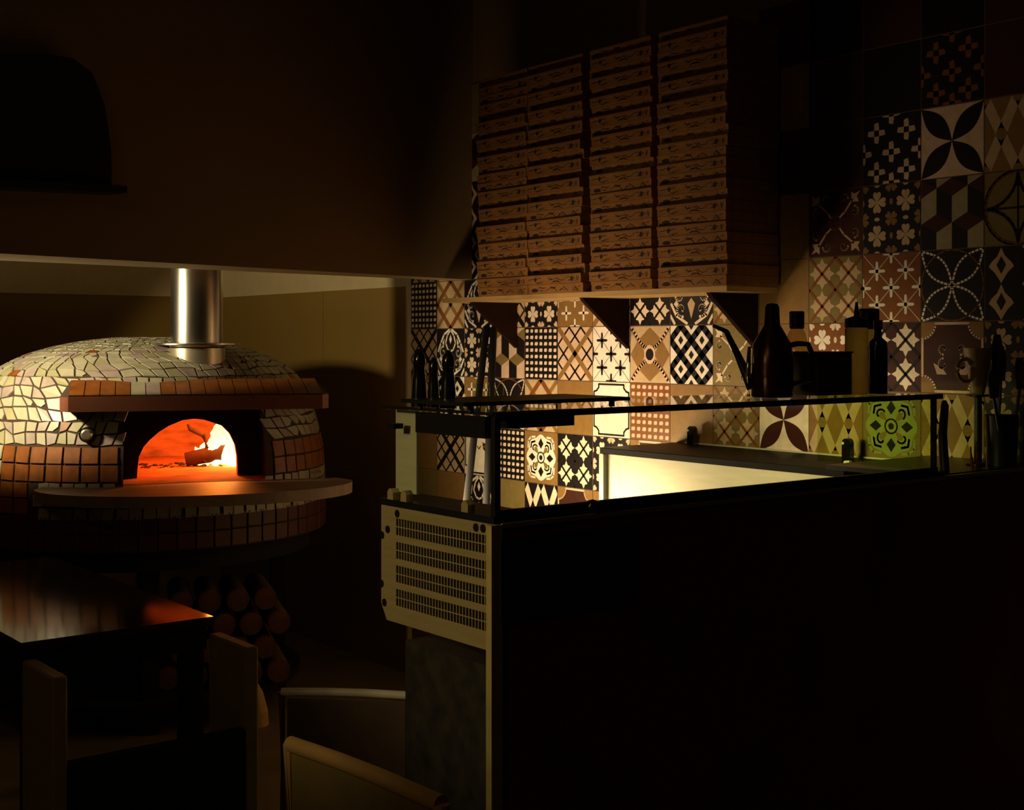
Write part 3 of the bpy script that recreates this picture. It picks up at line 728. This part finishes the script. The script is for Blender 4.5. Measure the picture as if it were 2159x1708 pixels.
BW, BD, BH = 0.293, 0.235, 0.0325
def box_proto(variant):
    rb = random.Random(20 + variant)
    t = MB()
    t.box((0, 0, BH / 2), (BD, BW, BH - .001), 'kraft')
    ops = []
    def S(pts, w):
        for q in stk([(a * BW, b * BH) for a, b in pts], max(.0016, w * .22)): ops.append([(a / BW, b / BH) for a, b in q])
    if variant == 0:
        S([(.02, .75), (.18, .80), (.30, .55)], .006); S([(.42, .98), (.42, .72), (.50, .6), (.54, .9)], .012); S([(.34, .3), (.42, .62), (.5, .45), (.54, .1)], .008)
        S([(.60, .2), (.66, .65), (.73, .2)], .007); S([(.82, .1), (.86, .6), (.92, .15)], .012); ops.append(cir(.12, .35, .22, 14, .06)); S([(.58, .95), (.72, .82), (.85, .9)], .014)
    else:
        S([(.04, .5), (.14, .6)], .008); ops.append(cir(.17, .55, .28, 14, .022)); S([(.40, .9), (.45, .4), (.5, .9)], .009); S([(.46, .4), (.56, .62), (.6, .2)], .006)
        S(cir(.66, .75, .45, 14, .07, 180, 360), .007); ops.append(cir(.84, .45, .30, 16, .024)); S([(.92, .95), (.94, .2), (.97, .9)], .01); S([(.48, .08), (.55, .3), (.62, .08)], .01)
    for k in range(12):
        x, y = rb.random(), rb.uniform(.1, .8); S([(x, y), (x + rb.uniform(.02, .07), y + rb.uniform(-.15, .15))], .005)
    for p in ops:      # strokes were given with v in box heights: squash so widths stay even
        q = clip([(a, b) for a, b in p])
        if q: t.poly([(-BD / 2 - .0006, BW / 2 - a * BW, .001 + b * (BH - .003)) for a, b in q], 'ink')
    return t
protos = []
for vr in (0, 1):
    o = box_proto(vr).build('pizza_box', smooth=False); tag(o, 'x', 'pizza box', 'kraft pizza boxes stacked on the wall shelf')
    lid = MB().bx((-BD / 2 - .002, -BW / 2 - .001, BH - .0095), (BD / 2, BW / 2 + .001, BH - .0008), 'kraft').build('lid', o, smooth=False)
    protos.append(o)
ORD = ['bottom', 'second', 'third', 'fourth', 'fifth', 'sixth', 'seventh', 'eighth', 'ninth', 'tenth', 'eleventh', 'twelfth', 'thirteenth', 'fourteenth', 'fifteenth', 'sixteenth', 'seventeenth', 'eighteenth', 'nineteenth', 'twentieth', 'twenty-first', 'twenty-second', 'twenty-third', 'twenty-fourth', 'twenty-fifth', 'twenty-sixth']
STK = ['leftmost', 'second', 'third', 'rightmost']
used = set(); rb = random.Random(5)
for si, (pa, pb) in enumerate(((1015, 1118), (1121, 1234), (1252, 1381), (1396, 1540))):
    yc = (onx(pa, 600, XS).y + onx(pb, 600, XS).y) / 2
    for k in range(25):
        vr = k % 2; 
        loc = (XS + BD / 2 - .012 - (.006 if k % 2 else 0) + rb.uniform(-.003, .003), yc + rb.uniform(-.006, .006) - (.004 if si == 2 and k == 0 else 0), ZS + .0005 + k * BH)
        lab = 'printed kraft pizza box, %s, in the %s' % ('resting on the shelf board' if k == 0 else ORD[k] + ' from the bottom', ['leftmost stack', 'second stack from the left', 'third stack from the left', 'rightmost stack'][si])
        rz = rb.uniform(-.012, .012)
        if vr not in used:
            o = protos[vr]; used.add(vr); o.location = loc; o['label'] = lab; o.rotation_euler = (0, 0, rz)
        else: dup(protos[vr], loc, lab, rz)

# ------------------------------------------------------------------ kitchen worktop along the tile wall
wy0 = onx(1425, 932, -0.004).y
ZW = 1.11; XW = -0.352
wt = thing('worktop', 'black stone worktop running along the tiled wall', 'worktop', (XW / 2, wy0, ZW - .02))
yN = -4.46
o = MB().bx((XW, wy0, ZW - .02), (-.007, yN, ZW), 'worktop_black').build('slab', bevel=.002); o.parent = wt; o.location = -Vector(wt.location)
o = MB().bx((-.014, wy0 - .05, ZW), (-.007, yN, ZW + .005), 'steel_pale').build('edge_strip', smooth=False); o.parent = wt; o.location = -Vector(wt.location); o['label'] = 'thin bright metal edge'
cb = thing('base_cabinet', 'bright steel cabinet lit up beneath the black worktop', 'cabinet', (-.17, (wy0 + yN) / 2, 0))
def ch_(mb, name, par, **k):
    o = mb.build(name, **k); o.parent = par; o.location = -Vector(par.location) if par.rotation_euler.z == 0 else o.location; return o
ch_(MB().bx((XW + .012, wy0 - .01, .08), (-.012, yN, ZW - .021), 'steel_front'), 'cabinet_body', cb, smooth=False)
ch_(MB().bx((XW - .004, wy0 - .002, .08), (XW + .012, wy0 - .022, ZW - .021), 'steel_front'), 'corner_post', cb, smooth=False)
ch_(MB().bx((XW + .04, wy0 - .02, 0), (-.03, yN, .08), 'black'), 'plinth', cb, smooth=False)

# ------------------------------------------------------------------ bar counter and refrigerated topping display
K = at(1045, 1105, 2.30); KX, KY, KZ = K
def cpt(t, d, z): return Vector((KX + t, KY + d, z))   # t along the front, d towards the kitchen
bar = thing('bar_counter', 'dark red fronted bar counter between dining room and kitchen', 'counter', (KX + .9, KY + .19, 0))
bl = -Vector(bar.location)
ch_(MB().bx((KX + .012, KY, 0), (-.008, KY + .03, KZ - .004), 'counter_red'), 'front_panel', bar, smooth=False)
ch_(MB().bx((KX + .05, KY + .03, .0), (-.008, KY + .36, .86), 'counter_stone'), 'base', bar, smooth=False)
ch_(MB().bx((KX - .012, KY - .004, 0), (KX + .012, KY + .012, KZ - .002), 'corner_strip'), 'corner_strip', bar, smooth=False)
rc0, rc1 = ony(1052, 1140, KY), ony(1332, 1262, KY)
ch_(MB().bx((rc0.x, KY - .006, rc0.z - .14), (rc1.x, KY - .0005, rc0.z), 'black_matte'), 'inset_panel', bar, smooth=False)
ch_(MB().bx((KX + .012, KY - .004, KZ - .008), (-.008, KY + .01, KZ), 'steel_brushed'), 'edge_strip', bar, smooth=False)
dsp = thing('topping_display', 'stainless refrigerated topping display with slotted grille and glass case', 'display', (KX + .66, KY + .2, KZ - .24))
TE = 1.32; DD = 0.37; ZG = 1.325; zb = KZ - .225
ch_(MB().bx((KX + .006, KY + .034, zb), (KX + .10, KY + DD, KZ - .012), 'black').bx((KX + .10, KY + .034, zb), (KX + TE + .3, KY + DD, KZ - .15), 'black'), 'housing', dsp, smooth=False)
# grille panel on the end, slots cut through
gp = MB(); zt = KZ - .001
zs = [zb]; zr = []
top = zt - .022
for band in range(4):
    for rw in range(2):
        z1 = top - band * .0455 - rw * .0172; zr.append((z1 - .0150, z1))
ys0, ys1 = KY + .022, KY + .318; NS = 31
pitch = (ys1 - ys0) / NS
zc = sorted(set([zb, zt] + [q for a in zr for q in a])); 
for a, b in zip(zc[:-1], zc[1:]):
    slot = any(abs(a - p) < 1e-6 for p, q in zr)
    if not slot:
        gp.poly([(KX, KY + .0, a), (KX, KY + .0, b), (KX, KY + DD, b), (KX, KY + DD, a)] if a > zb + 1e-6 else [(KX, KY, a), (KX, KY, b), (KX, KY + DD, b), (KX, KY + DD, a + .03), (KX, KY + DD - .02, a)], 'steel_brushed')
    else:
        gp.poly([(KX, KY, a), (KX, KY, b), (KX, ys0, b), (KX, ys0, a)], 'steel_brushed'); gp.poly([(KX, ys1, a), (KX, ys1, b), (KX, KY + DD, b), (KX, KY + DD, a)], 'steel_brushed')
        for i in range(NS + 1):
            y = ys0 + i * pitch
            gp.bx((KX, max(ys0, y - .0013), a), (KX + .002, min(ys1, y + .0013), b), 'steel_brushed')
gp.bx((KX, KY - .001, zt - .001), (KX + .012, KY + DD, zt), 'steel_brushed')
gr_ = ch_(gp, 'grille', dsp, smooth=False)
for (px, py) in ((838, 1083), (1004, 1112), (1019, 1114), (818, 1116), (806, 1128), (805, 1230), (811, 1270)):
    p = onx(px, py, KX); ch_(MB().cyl((KX + .001, p.y, p.z), (KX - .0015, p.y, p.z), .0075, 'black', n=18), 'screw_cap', dsp)
tw_ = MB().bx((KX - .004, KY + .0, KZ), (KX + .10, KY + DD, KZ + .012), 'black').bx((KX + .10, KY, KZ), (KX + TE + .02, KY + .035, KZ + .012), 'black'); ch_(tw_, 'deck', dsp, smooth=False)
for i in range(6):
    xa = KX + .115 + i * .198
    q = MB(); a_, b_, zt_, zl_ = xa, xa + .185, KZ - .05, KZ - .145
    for A_, B_ in (((a_, KY + .05), (b_, KY + .05)), ((b_, KY + .05), (b_, KY + DD - .02)), ((b_, KY + DD - .02), (a_, KY + DD - .02)), ((a_, KY + DD - .02), (a_, KY + .05))):
        q.poly([(A_[0], A_[1], zt_), (B_[0], B_[1], zt_), (B_[0], B_[1], zl_), (A_[0], A_[1], zl_)], 'steel')
    q.poly([(a_, KY + .05, zl_), (b_, KY + .05, zl_), (b_, KY + DD - .02, zl_), (a_, KY + DD - .02, zl_)], 'steel')
    ch_(q, 'ingredient_pan', dsp, smooth=False)
gz0 = KZ + .012
def frame_bar(a, b, wd): 
    a, b = Vector(a), Vector(b); mb = MB(); mn = Vector([min(a[i], b[i]) - wd[i] / 2 for i in range(3)]); mx = Vector([max(a[i], b[i]) + wd[i] / 2 for i in range(3)]); return mb.bx(mn, mx, 'black')
x0, x1, y0, y1 = KX + .006, KX + TE, KY + .012, KY + DD - .01
ch_(MB().bx((x0 + .004, y0 - .0025, gz0), (x1, y0 + .0025, ZG - .006), 'glass'), 'front_glass', dsp, smooth=False)
ch_(MB().bx((x0 - .0025, y0 + .004, gz0), (x0 + .0025, y1, ZG - .006), 'glass'), 'end_glass', dsp, smooth=False)
ch_(MB().bx((x0 - .004, y0, ZG - .005), (x1 + .02, y1, ZG), 'glass'), 'top_glass', dsp, smooth=False)
ch_(MB().bx((x1 - .0025, y0 + .004, gz0), (x1 + .0025, y1, ZG - .006), 'glass_green'), 'end_glass', dsp, smooth=False)
ch_(frame_bar((x0, y0 - .003, ZG - .003), (x1 + .02, y0 - .003, ZG - .003), (.004, .007, .012)), 'top_rail', dsp, smooth=False)
ch_(frame_bar((x0 - .003, y0, ZG - .001), (x0 - .003, y1, ZG - .001), (.006, .006, .005)), 'end_rail', dsp, smooth=False)
ch_(frame_bar((x0, y0 - .002, gz0 + .004), (x1, y0 - .002, gz0 + .004), (.004, .008, .012)), 'bottom_rail', dsp, smooth=False)
ch_(MB().bx((x0 - .001, y0 - .004, gz0), (x0 + .011, y0 + .008, ZG), 'black'), 'corner_post', dsp, smooth=False)
ch_(MB().bx((x1 - .008, y0 - .004, gz0), (x1, y0 + .008, ZG), 'black'), 'corner_post', dsp, smooth=False)
lb0, lb1 = ony(1064, 890, y0 + .012), ony(1205, 890, y0 + .012)
ch_(MB().bx((lb0.x, y0 + .004, ZG - .028), (lb1.x, y0 + .06, ZG - .007), 'black'), 'control_box', dsp, smooth=False)
ch_(MB().bx((x0 + .002, y0 + .03, ZG - .046), (x0 + .02, y0 + .25, ZG - .008), 'black'), 'end_header', dsp, smooth=False)
pa, pb = onx(880, 880, x0 + .03), onx(817, 1050, x0 + .03)
ch_(MB().bx((x0 + .028, pa.y, gz0 + .01), (x0 + .034, y1 + .01, ZG - .008), 'steel_pale'), 'end_plate', dsp, smooth=False)
for px in (828, 856, 985):
    p = onx(px, 1066, x0 - .004)
    ch_(MB().prism([(x0 - .010, p.y + .010, gz0), (x0 - .010, p.y + .010, gz0 + .014), (x0 - .010, p.y + .004, gz0 + .021), (x0 - .010, p.y - .004, gz0 + .021), (x0 - .010, p.y - .010, gz0 + .014), (x0 - .010, p.y - .010, gz0)], (.016, 0, 0), 'steel_brushed'), 'glass_clamp', dsp, smooth=False)
p = onx(828, 898, x0 - .004); ch_(MB().bx((x0 - .012, p.y - .016, p.z - .005), (x0 + .01, p.y + .006, p.z + .005), 'black'), 'hinge', dsp, smooth=False)
p = ony(1258, 1070, y0 - .012); ch_(MB().lathe([(0, 0), (.016, 0), (.017, .012), (.012, .022), (0, .025)], 'black_gloss', 20, (p.x, y0 - .001, KZ + .0)), 'knob', dsp)

# ------------------------------------------------------------------ things standing on and around the display
def stand(mb, name, label, cat, loc, group=None, **k): 
    o = mb.build(name, **k); o.location = loc; return tag(o, label, cat, group)
def top(px, d): p = ony(px, 850, KY + d); return Vector((p.x, KY + d, ZG + .0005))
# oil can
oc = thing('oil_can', 'dark long spouted olive oil can standing on the glass top', 'oil can', top(1628, .17))
MB().lathe([(0, 0), (.046, 0), (.048, .004), (.047, .075), (.044, .12), (.018, .165), (.016, .205), (.012, .212), (0, .214)], 'copper_dark', 36).build('body', oc)
dv = Vector((-CO, SI, 0))      # towards picture left
MB().tube([dv * .046 + Vector((0, 0, .02)), dv * .058 + Vector((0, 0, .05)), dv * .080 + Vector((0, 0, .10)), dv * .105 + Vector((0, 0, .150)), dv * .135 + Vector((0, 0, .163))], [.012, .011, .008, .006, .004], 'black', 12).build('spout', oc)
MB().tube([dv * -.040 + Vector((0, 0, .118)), dv * -.060 + Vector((0, 0, .122)), dv * -.082 + Vector((0, 0, .120)), dv * -.090 + Vector((0, 0, .10)), dv * -.090 + Vector((0, 0, .04)), dv * -.047 + Vector((0, 0, .03))], .0065, 'black', 10).build('handle', oc)
# added brass strip in place of the bright glint along the can's edge
cdv = Vector((-SI, -CO, 0)) * .014
MB().tube([dv * .0565 + cdv + Vector((0, 0, .002)), dv * .0575 + cdv + Vector((0, 0, .05)), dv * .0545 + cdv + Vector((0, 0, .115))], [.004, .0065, .004], 'glint_brass', 16).build('edge_glint', oc)
bq = top(1725, .20); 
bxo = stand(MB().box((0, 0, .05), (.125, .10, .10), 'crate_body').box((0, 0, .101), (.13, .105, .004), 'black'), 'storage_box', 'black square box on the glass top between oil can and squeeze bottle', 'box', bq, smooth=False)
bt = thing('glass_bottle', 'clear glass bottle with a black cap behind the black box', 'bottle', top(1680, .29))
MB().lathe([(0, .001), (.036, .001), (.038, .01), (.034, .09), (.022, .145), (.014, .16), (.014, .17)], 'bottle_glass', 30).build('bottle_body', bt)
MB().lathe([(.017, .158), (.0185, .162), (.0185, .198), (.016, .201), (0, .201)], 'black', 24).build('cap', bt)
sq = thing('squeeze_bottle', 'tall yellowish squeeze bottle with black pointed nozzle', 'bottle', top(1806, .16))
MB().lathe([(0, 0), (.026, 0), (.0275, .006), (.0275, .155), (.024, .163), (0, .164)], 'squeeze_plastic', 28).build('bottle_body', sq)
MB().lathe([(.0285, .160), (.0285, .180), (.02, .184), (.007, .187), (.003, .222), (0, .222)], 'black', 28).build('nozzle_cap', sq)
s2 = thing('pump_bottle', 'black lidded bottle right behind the squeeze bottle', 'bottle', top(1832, .24))
MB().lathe([(0, 0), (.025, 0), (.025, .15), (.02, .16), (0, .162)], 'squeeze_plastic', 24).build('bottle_body', s2)
MB().lathe([(.026, .158), (.026, .205), (.022, .21), (0, .21)], 'black', 24).build('lid', s2)
d2 = thing('dark_bottle', 'dark round shouldered bottle at the right of the squeeze bottle', 'bottle', top(1851, .14))
MB().lathe([(0, 0), (.023, 0), (.0235, .11), (.021, .126), (.010, .136), (.008, .16)], 'black_gloss', 28).build('bottle_body', d2)
MB().lathe([(.010, .155), (.011, .158), (.011, .178), (0, .179)], 'black', 20).build('cap', d2)
tb = stand(MB().lathe([(0, 0), (.028, 0), (.03, .03), (.03, .042), (0, .042)], 'squeeze_plastic', 24), 'small_tub', 'small olive tub behind the black box', 'tub', top(1764, .31))
# mills at the left end of the glass top
mills = [(884, .30, .112, .0135, 'tall black pepper mill at the far left end of the glass top'), (914, .275, .096, .010, 'shorter slim black mill between the two taller mills'), (945, .245, .110, .013, 'tall black mill nearest the upright poles')]
for px, d, h, r, lab in mills:
    p = onx(px, 860, KX + .05); t = thing('pepper_mill', lab, 'mill', (KX + .05, p.y, ZG + .0005), 0, 'black mills on the glass top')
    MB().lathe([(0, 0), (r * 1.25, 0), (r * 1.2, h * .1), (r * 1.0, h * .45), (r * .8, h * .66), (r * .9, h * .70)], 'black_gloss', 22).build('body', t)
    MB().lathe([(r * .85, h * .705), (r * .95, h * .75), (r * .85, h * .88), (r * .45, h * .96), (r * .3, h), (0, h)], 'black_gloss', 22).build('head', t)
for px, lab in ((1012, 'small clear glass left of the upright poles'), (1046, 'small clear glass right of the upright poles')):
    p = ony(px, 860, KY + .23)
    stand(MB().lathe([(0, .001), (.013, .001), (.016, .045), (.0145, .045), (.012, .005), (0, .005)], 'glass', 22), 'shot_glass', lab, 'glass', (p.x, KY + .23, ZG + .0005), 'shot glasses')
# tray raised on feet
ta, tb2 = top(930, .20), top(1225, .13)
ty = thing('serving_tray', 'flat black tray lying on the left part of the glass top', 'tray', ((ta.x + tb2.x) / 2, KY + .15, ZG))
tl = abs(tb2.x - ta.x)
MB().bx((-.20, -.10, .012), (.20, .10, .019), 'black').build('board', ty, smooth=False)
for sx in (-.17, .17):
    for sy in (-.08, .08): MB().cyl((sx, sy, .0005), (sx, sy, .013), .006, 'black', n=12).build('foot', ty)
# two peels leaning behind the display
for i, (a, b, lab) in enumerate((((1026, 690), (985, 1046), 'left of two dark pizza peel poles leaning under the shelf'), ((1041, 692), (1026, 1046), 'right of two dark pizza peel poles leaning under the shelf'))):
    A_, B_ = at(a[0], a[1], 4.72), at(b[0], b[1], 4.40)
    dn_ = (B_ - A_).normalized(); E_ = A_ + dn_ * ((0.012 - A_.z) / dn_.z)
    pl = thing('pizza_peel', lab, 'peel', E_, 0, 'pizza peels')
    MB().cyl(A_ - E_, (B_ - E_) * .35, .0125, 'black_matte', n=14).build('handle', pl)
    hd = (A_ - E_).normalized(); sd = hd.cross(Vector((1, 0, 0))).normalized()
    q0 = (B_ - E_) * .36
    MB().prism([sd * -.11, sd * .11, sd * .12 + q0 * .8, sd * .02 + q0, sd * -.02 + q0, sd * -.12 + q0 * .8], hd.cross(sd) * .008, 'black').build('blade', pl, smooth=False)
# clamps / sockets on the worktop, sponge
for px, py, lab in ((1455, 930, 'small black round topped dispenser on the worktop below the plain brown tile'), (1783, 965, 'small black round topped dispenser on the worktop behind the green glass')):
    p = onz(px, py, ZW) if py < 940 else onx(px, py, -.06); p.z = ZW
    p = Vector((-.05 if px < 1500 else -.10, 0, ZW)); p.y = onx(px, py, p.x).y
    q = MB(); a = .014; h = .062
    prof_ = [(0, -a, 0), (0, a, 0), (0, a, h - a)] + [(0, a * math.cos(R(t)), h - a + a * math.sin(R(t))) for t in range(15, 180, 15)] + [(0, -a, h - a)]
    q.prism(prof_, (.02, 0, 0), 'black_gloss')
    t = thing('dispenser', lab, 'dispenser', p, 0, 'dispensers'); q.build('body', t)
    MB().lathe([(.004, 0), (.004, .003), (0, .004)], 'white_plastic', 12, (-.0005, .008, h - .014), Matrix.Rotation(R(-90), 3, 'Y')).build('button', t)
p = onx(1790, 982, XW + .04)
stand(MB().prism([(0, -.016, 0), (0, .016, 0), (0, .009, .020), (0, -.007, .022)], (.012, 0, 0), 'white_plastic'), 'sponge', 'small white wedge on the worktop edge behind the glass', 'sponge', (XW + .03, p.y, ZW + .0015), smooth=False)
# right end of the bar: utensils, cup, tools
def bartop(px, d): p = ony(px, 990, KY + d); return Vector((min(p.x, -.10), KY + d, KZ + .0005))
xr0 = KX + TE + .03
ch_(MB().bx((KX + TE + .03, KY + .03, KZ - .012), (-.008, KY + .36, KZ), 'black'), 'end_top', bar, smooth=False)
jp = bartop(2112, .065)
jr = thing('utensil_jar', 'black jar holding cooking tools at the right end of the bar', 'jar', jp)
MB().lathe([(0, 0), (.036, 0), (.041, .125), (.043, .13), (.039, .13), (.034, .006), (0, .006)], 'black', 30).build('jar_body', jr)
tools = [(-.012, .008, .30, 'black', 'dark spatula standing leftmost in the jar', .02), (.012, .014, .33, 'black', 'dark ladle standing tallest in the jar', -.01), (.014, -.012, .27, 'black', 'dark spoon leaning right in the jar', .05), (-.008, -.014, .24, 'black', 'dark whisk handle leaning to the front of the jar', -.05)]
for x, y, h, k, lab, dx in tools:
    t = thing('kitchen_tool', lab, 'kitchen tool', jp + Vector((x, y, .007)), 0, 'tools in the jar')
    MB().tube([(0, 0, 0), (dx, 0, h * .7)], .0045, k, 8).build('handle', t)
    MB().prism([(dx - .018, -.002, h * .7), (dx + .018, -.002, h * .7), (dx + .024, -.002, h * .9), (dx + .012, -.002, h), (dx - .012, -.002, h), (dx - .024, -.002, h * .9)], (0, .004, 0), k).build('head', t)
cu = top(1945, .10)
rp = bartop(2062, .03)
for i, (px, lab) in enumerate(((2051, 'shorter red handled tool standing by the cup pedestal'), (2061, 'longer red handled tool standing by the cup pedestal'))):
    p = bartop(px, .022); t = thing('red_tool', lab, 'kitchen tool', p, 0, 'red handled tools')
    MB().cyl((0, 0, .0), (.004 * i, .004, .034 + .012 * i), .0038, 'red_plastic', n=12).build('handle', t)
    MB().cyl((.004 * i, .004, .034 + .012 * i), (.006 * i, .006, .060 + .012 * i), .0018, 'black', n=8).build('shaft', t)
stand(MB().box((0, 0, .024), (.0065, .004, .048), 'white_plastic'), 'card_strip', 'narrow pale strip standing upright on the bar edge', 'strip', bartop(2081, .02), smooth=False)
cq = at(2062, 832, 3.40)
cp_ = thing('cup', 'plain yellowish tapered cup standing among the dark tools', 'cup', cq)
stp = stand(MB().lathe([(0, 0), (.030, 0), (.030, .004), (.010, .01), (.010, cq.z - KZ - .008), (.030, cq.z - KZ - .004), (.030, cq.z - KZ - .001), (0, cq.z - KZ - .001)], 'black', 24), 'cup_stand', 'black pedestal carrying the yellowish cup', 'stand', Vector((cq.x, cq.y, KZ + .0005)))
MB().lathe([(0, 0), (.014, 0), (.017, .006), (.036, .115), (.038, .12), (.034, .12), (.015, .008), (0, .008)], 'cup_yellow', 28).build('cup_body', cp_)
MB().tube([(-CO * a, SI * a, b) for a, b in ((.022, .035), (.036, .034), (.047, .042), (.053, .056), (.054, .070), (.049, .083), (.040, .090), (.029, .091))], .005, 'cup_yellow', 12).build('handle', cp_)
pp = bartop(1992, .05)
stand(MB().tube([(0, 0, 0), (.02, .02, .09), (.045, .03, .16), (.05, .035, .17)], [.012, .011, .010, .006], 'black', 14), 'rolling_pin', 'dark rod leaning up at the right end of the glass case', 'rod', pp)

# ------------------------------------------------------------------ firewood under the oven
lg = random.Random(9); OM = Matrix.Rotation(OA, 3, 'Z')
logs = []
def log_proto():
    o = MB().cyl((0, -.17, 0), (0, .17, 0), .05, 'bark', n=14, cap='bark').build('firewood_log')
    tag(o, 'x', 'log', 'firewood under the oven')
    MB().cyl((0, -.172, 0), (0, -.1705, 0), .044, 'log_end', n=14).build('cut_end', o)
    return o
lp = None; rows = [(.182, 5), (.276, 4), (.370, 5), (.464, 4)]
RN = ['bottom row', 'second row', 'third row', 'top row']; CN = ['first', 'second', 'third', 'fourth', 'fifth', 'sixth', 'seventh']
for ri, (z, n_) in enumerate(rows):
    for i in range(n_):
        x = .27 + (i - (n_ - 1) / 2) * .104; loc = OM @ Vector((x, -.30, z)) + OC
        lab = '%s split log from the left in the %s of firewood under the oven' % (CN[i], RN[ri])
        s = lg.uniform(.86, .93)
        if lp is None: lp = log_proto(); o = lp; o.location = loc; o['label'] = lab
        else: o = dup(lp, loc, lab)
        o.rotation_euler = (0, 0, OA + lg.uniform(-.015, .015)); o.scale = (s, 1, s)
cl = onz(545, 1530, 0)
o = MB().tube([(0, 0, .0), (-.005, 0, .05), (-.02, 0, .11), (-.05, 0, .17), (-.085, 0, .22)], [.040, .041, .040, .036, .030], 'log_pale', 16).build('curved_log')
o.location = cl; o.rotation_euler = (0, 0, -TH); tag(o, 'pale curved log standing on the floor in front of the oven', 'log')

# ------------------------------------------------------------------ dining furniture
TZ = 0.75
a_, b_ = onz(45, 1357, TZ), onz(450, 1299, TZ)
tbx0, tbx1, tby0 = a_.x, b_.x, (a_.y + b_.y) / 2; tby1 = tby0 + 1.2
tab = thing('dining_table', 'long narrow table with glossy dark top reflecting the fire', 'table', ((tbx0 + tbx1) / 2, (tby0 + tby1) / 2, 0))
ch_(MB().bx((tbx0, tby0, TZ - .022), (tbx1, tby1, TZ), 'table_top'), 'tabletop', tab, bevel=.002)
ch_(MB().bx((tbx0 + .03, tby0 + .02, TZ - .085), (tbx1 - .012, tby1 - .02, TZ - .0225), 'black_matte'), 'apron', tab, smooth=False)
for x in (tbx0 + .045, tbx1 - .045):
    for y in (tby0 + .045, tby1 - .045): ch_(MB().box((x, y, (TZ - .086) / 2), (.05, .05, TZ - .086), 'black_matte'), 'leg', tab, smooth=False)
# chair with panel arms at the table end
AH = .715
d0 = onz(75, 1410, AH); c0 = onz(514, 1350, AH)
ax0, ax1, ayb, ayf = d0.x, c0.x, min(d0.y, c0.y) - .10, tby0 - .005 + .0
arm = thing('armchair', 'boxy chair with olive side panels pushed against the near table end', 'chair', ((ax0 + ax1) / 2, (ayb + ayf) / 2, 0))
for x in (ax0, ax1 - .035):
    ch_(MB().bx((x, ayb + .02, 0), (x + .035, ayf - .02, AH), 'chair_panel'), 'arm_panel', arm, bevel=.006)
ch_(MB().bx((ax0 + .036, ayb + .03, .40), (ax1 - .036, ayf - .03, .45), 'black_matte'), 'seat', arm, smooth=False)
ch_(MB().bx((ax0 + .036, ayb + .02, .10), (ax1 - .036, ayb + .05, .52), 'black_matte'), 'backrest', arm, smooth=False)
def make_chair(label, pa, pb, z, rail, legm, panel, rr, flip=1):
    c = (pa + pb) / 2; ang = math.atan2(pb.y - pa.y, pb.x - pa.x) + math.pi / 2 * flip; hw = (pb - pa).length / 2
    t = thing('cafe_chair', label, 'chair', (c.x, c.y, 0), ang)
    MB().tube([(0, -hw, z - rr), (0, -hw * .3, z - rr * .7), (0, hw * .3, z - rr * .7), (0, hw, z - rr)], rr, rail, 12).build('top_rail', t)
    for s in (-1, 1):
        MB().tube([(0, s * hw, z - rr), (.006, s * hw * .98, .45), (-.03, s * hw * .98, 0)], rr * .95, legm, 10).build('leg', t)
        MB().cyl((.36, s * hw * .9, 0), (.34, s * hw * .9, .43), .013, legm, .015).build('leg', t)
    MB().bx((-.004, -hw + .012, .30), (.006, hw - .012, z - .02), panel).build('backrest', t, bevel=.002)
    MB().bx((.008, -hw + .005, .43), (.38, hw - .005, .455), legm).build('seat', t, bevel=.004)
    return t
make_chair('light wooden chair in the foreground with its olive back panel showing', onz(612, 1552, .78), onz(930, 1676, .78), .78, 'chair_wood', 'chair_wood', 'chair_panel', .0135, -1)
make_chair('dark panelled chair with a pale top rail beside the bar end', onz(594, 1450, .72), onz(868, 1458, .72), .72, 'crate_white', 'crate_body', 'crate_body', .009, 1)
# sign on the partition, upper left
fr_ = bf0; nrm_ = Vector((u.y, -u.x, 0)).normalized()
def onpart(px, py):
    r = ray(px, py); t = (bf1 - CAM).dot(nrm_) / r.dot(nrm_); return CAM + r * t
sg = [(-150, 400), (-150, 120), (60, 118), (130, 128), (172, 160), (198, 230), (211, 320), (212, 396)]
pts = [onpart(*q) for q in sg]
sgn = thing('wall_sign', 'black board with a rounded corner on a ledge high on the partition', 'sign', pts[0])
o = MB().prism(pts, nrm_ * .06, 'black_matte').build('board', smooth=False); o.parent = sgn; o.location = -pts[0]
lpts = [onpart(*q) for q in ((-150, 378), (228, 397), (228, 412), (-150, 394))]
o = MB().prism(lpts, nrm_ * .10, 'black_matte').build('ledge', smooth=False); o.parent = sgn; o.location = -pts[0]
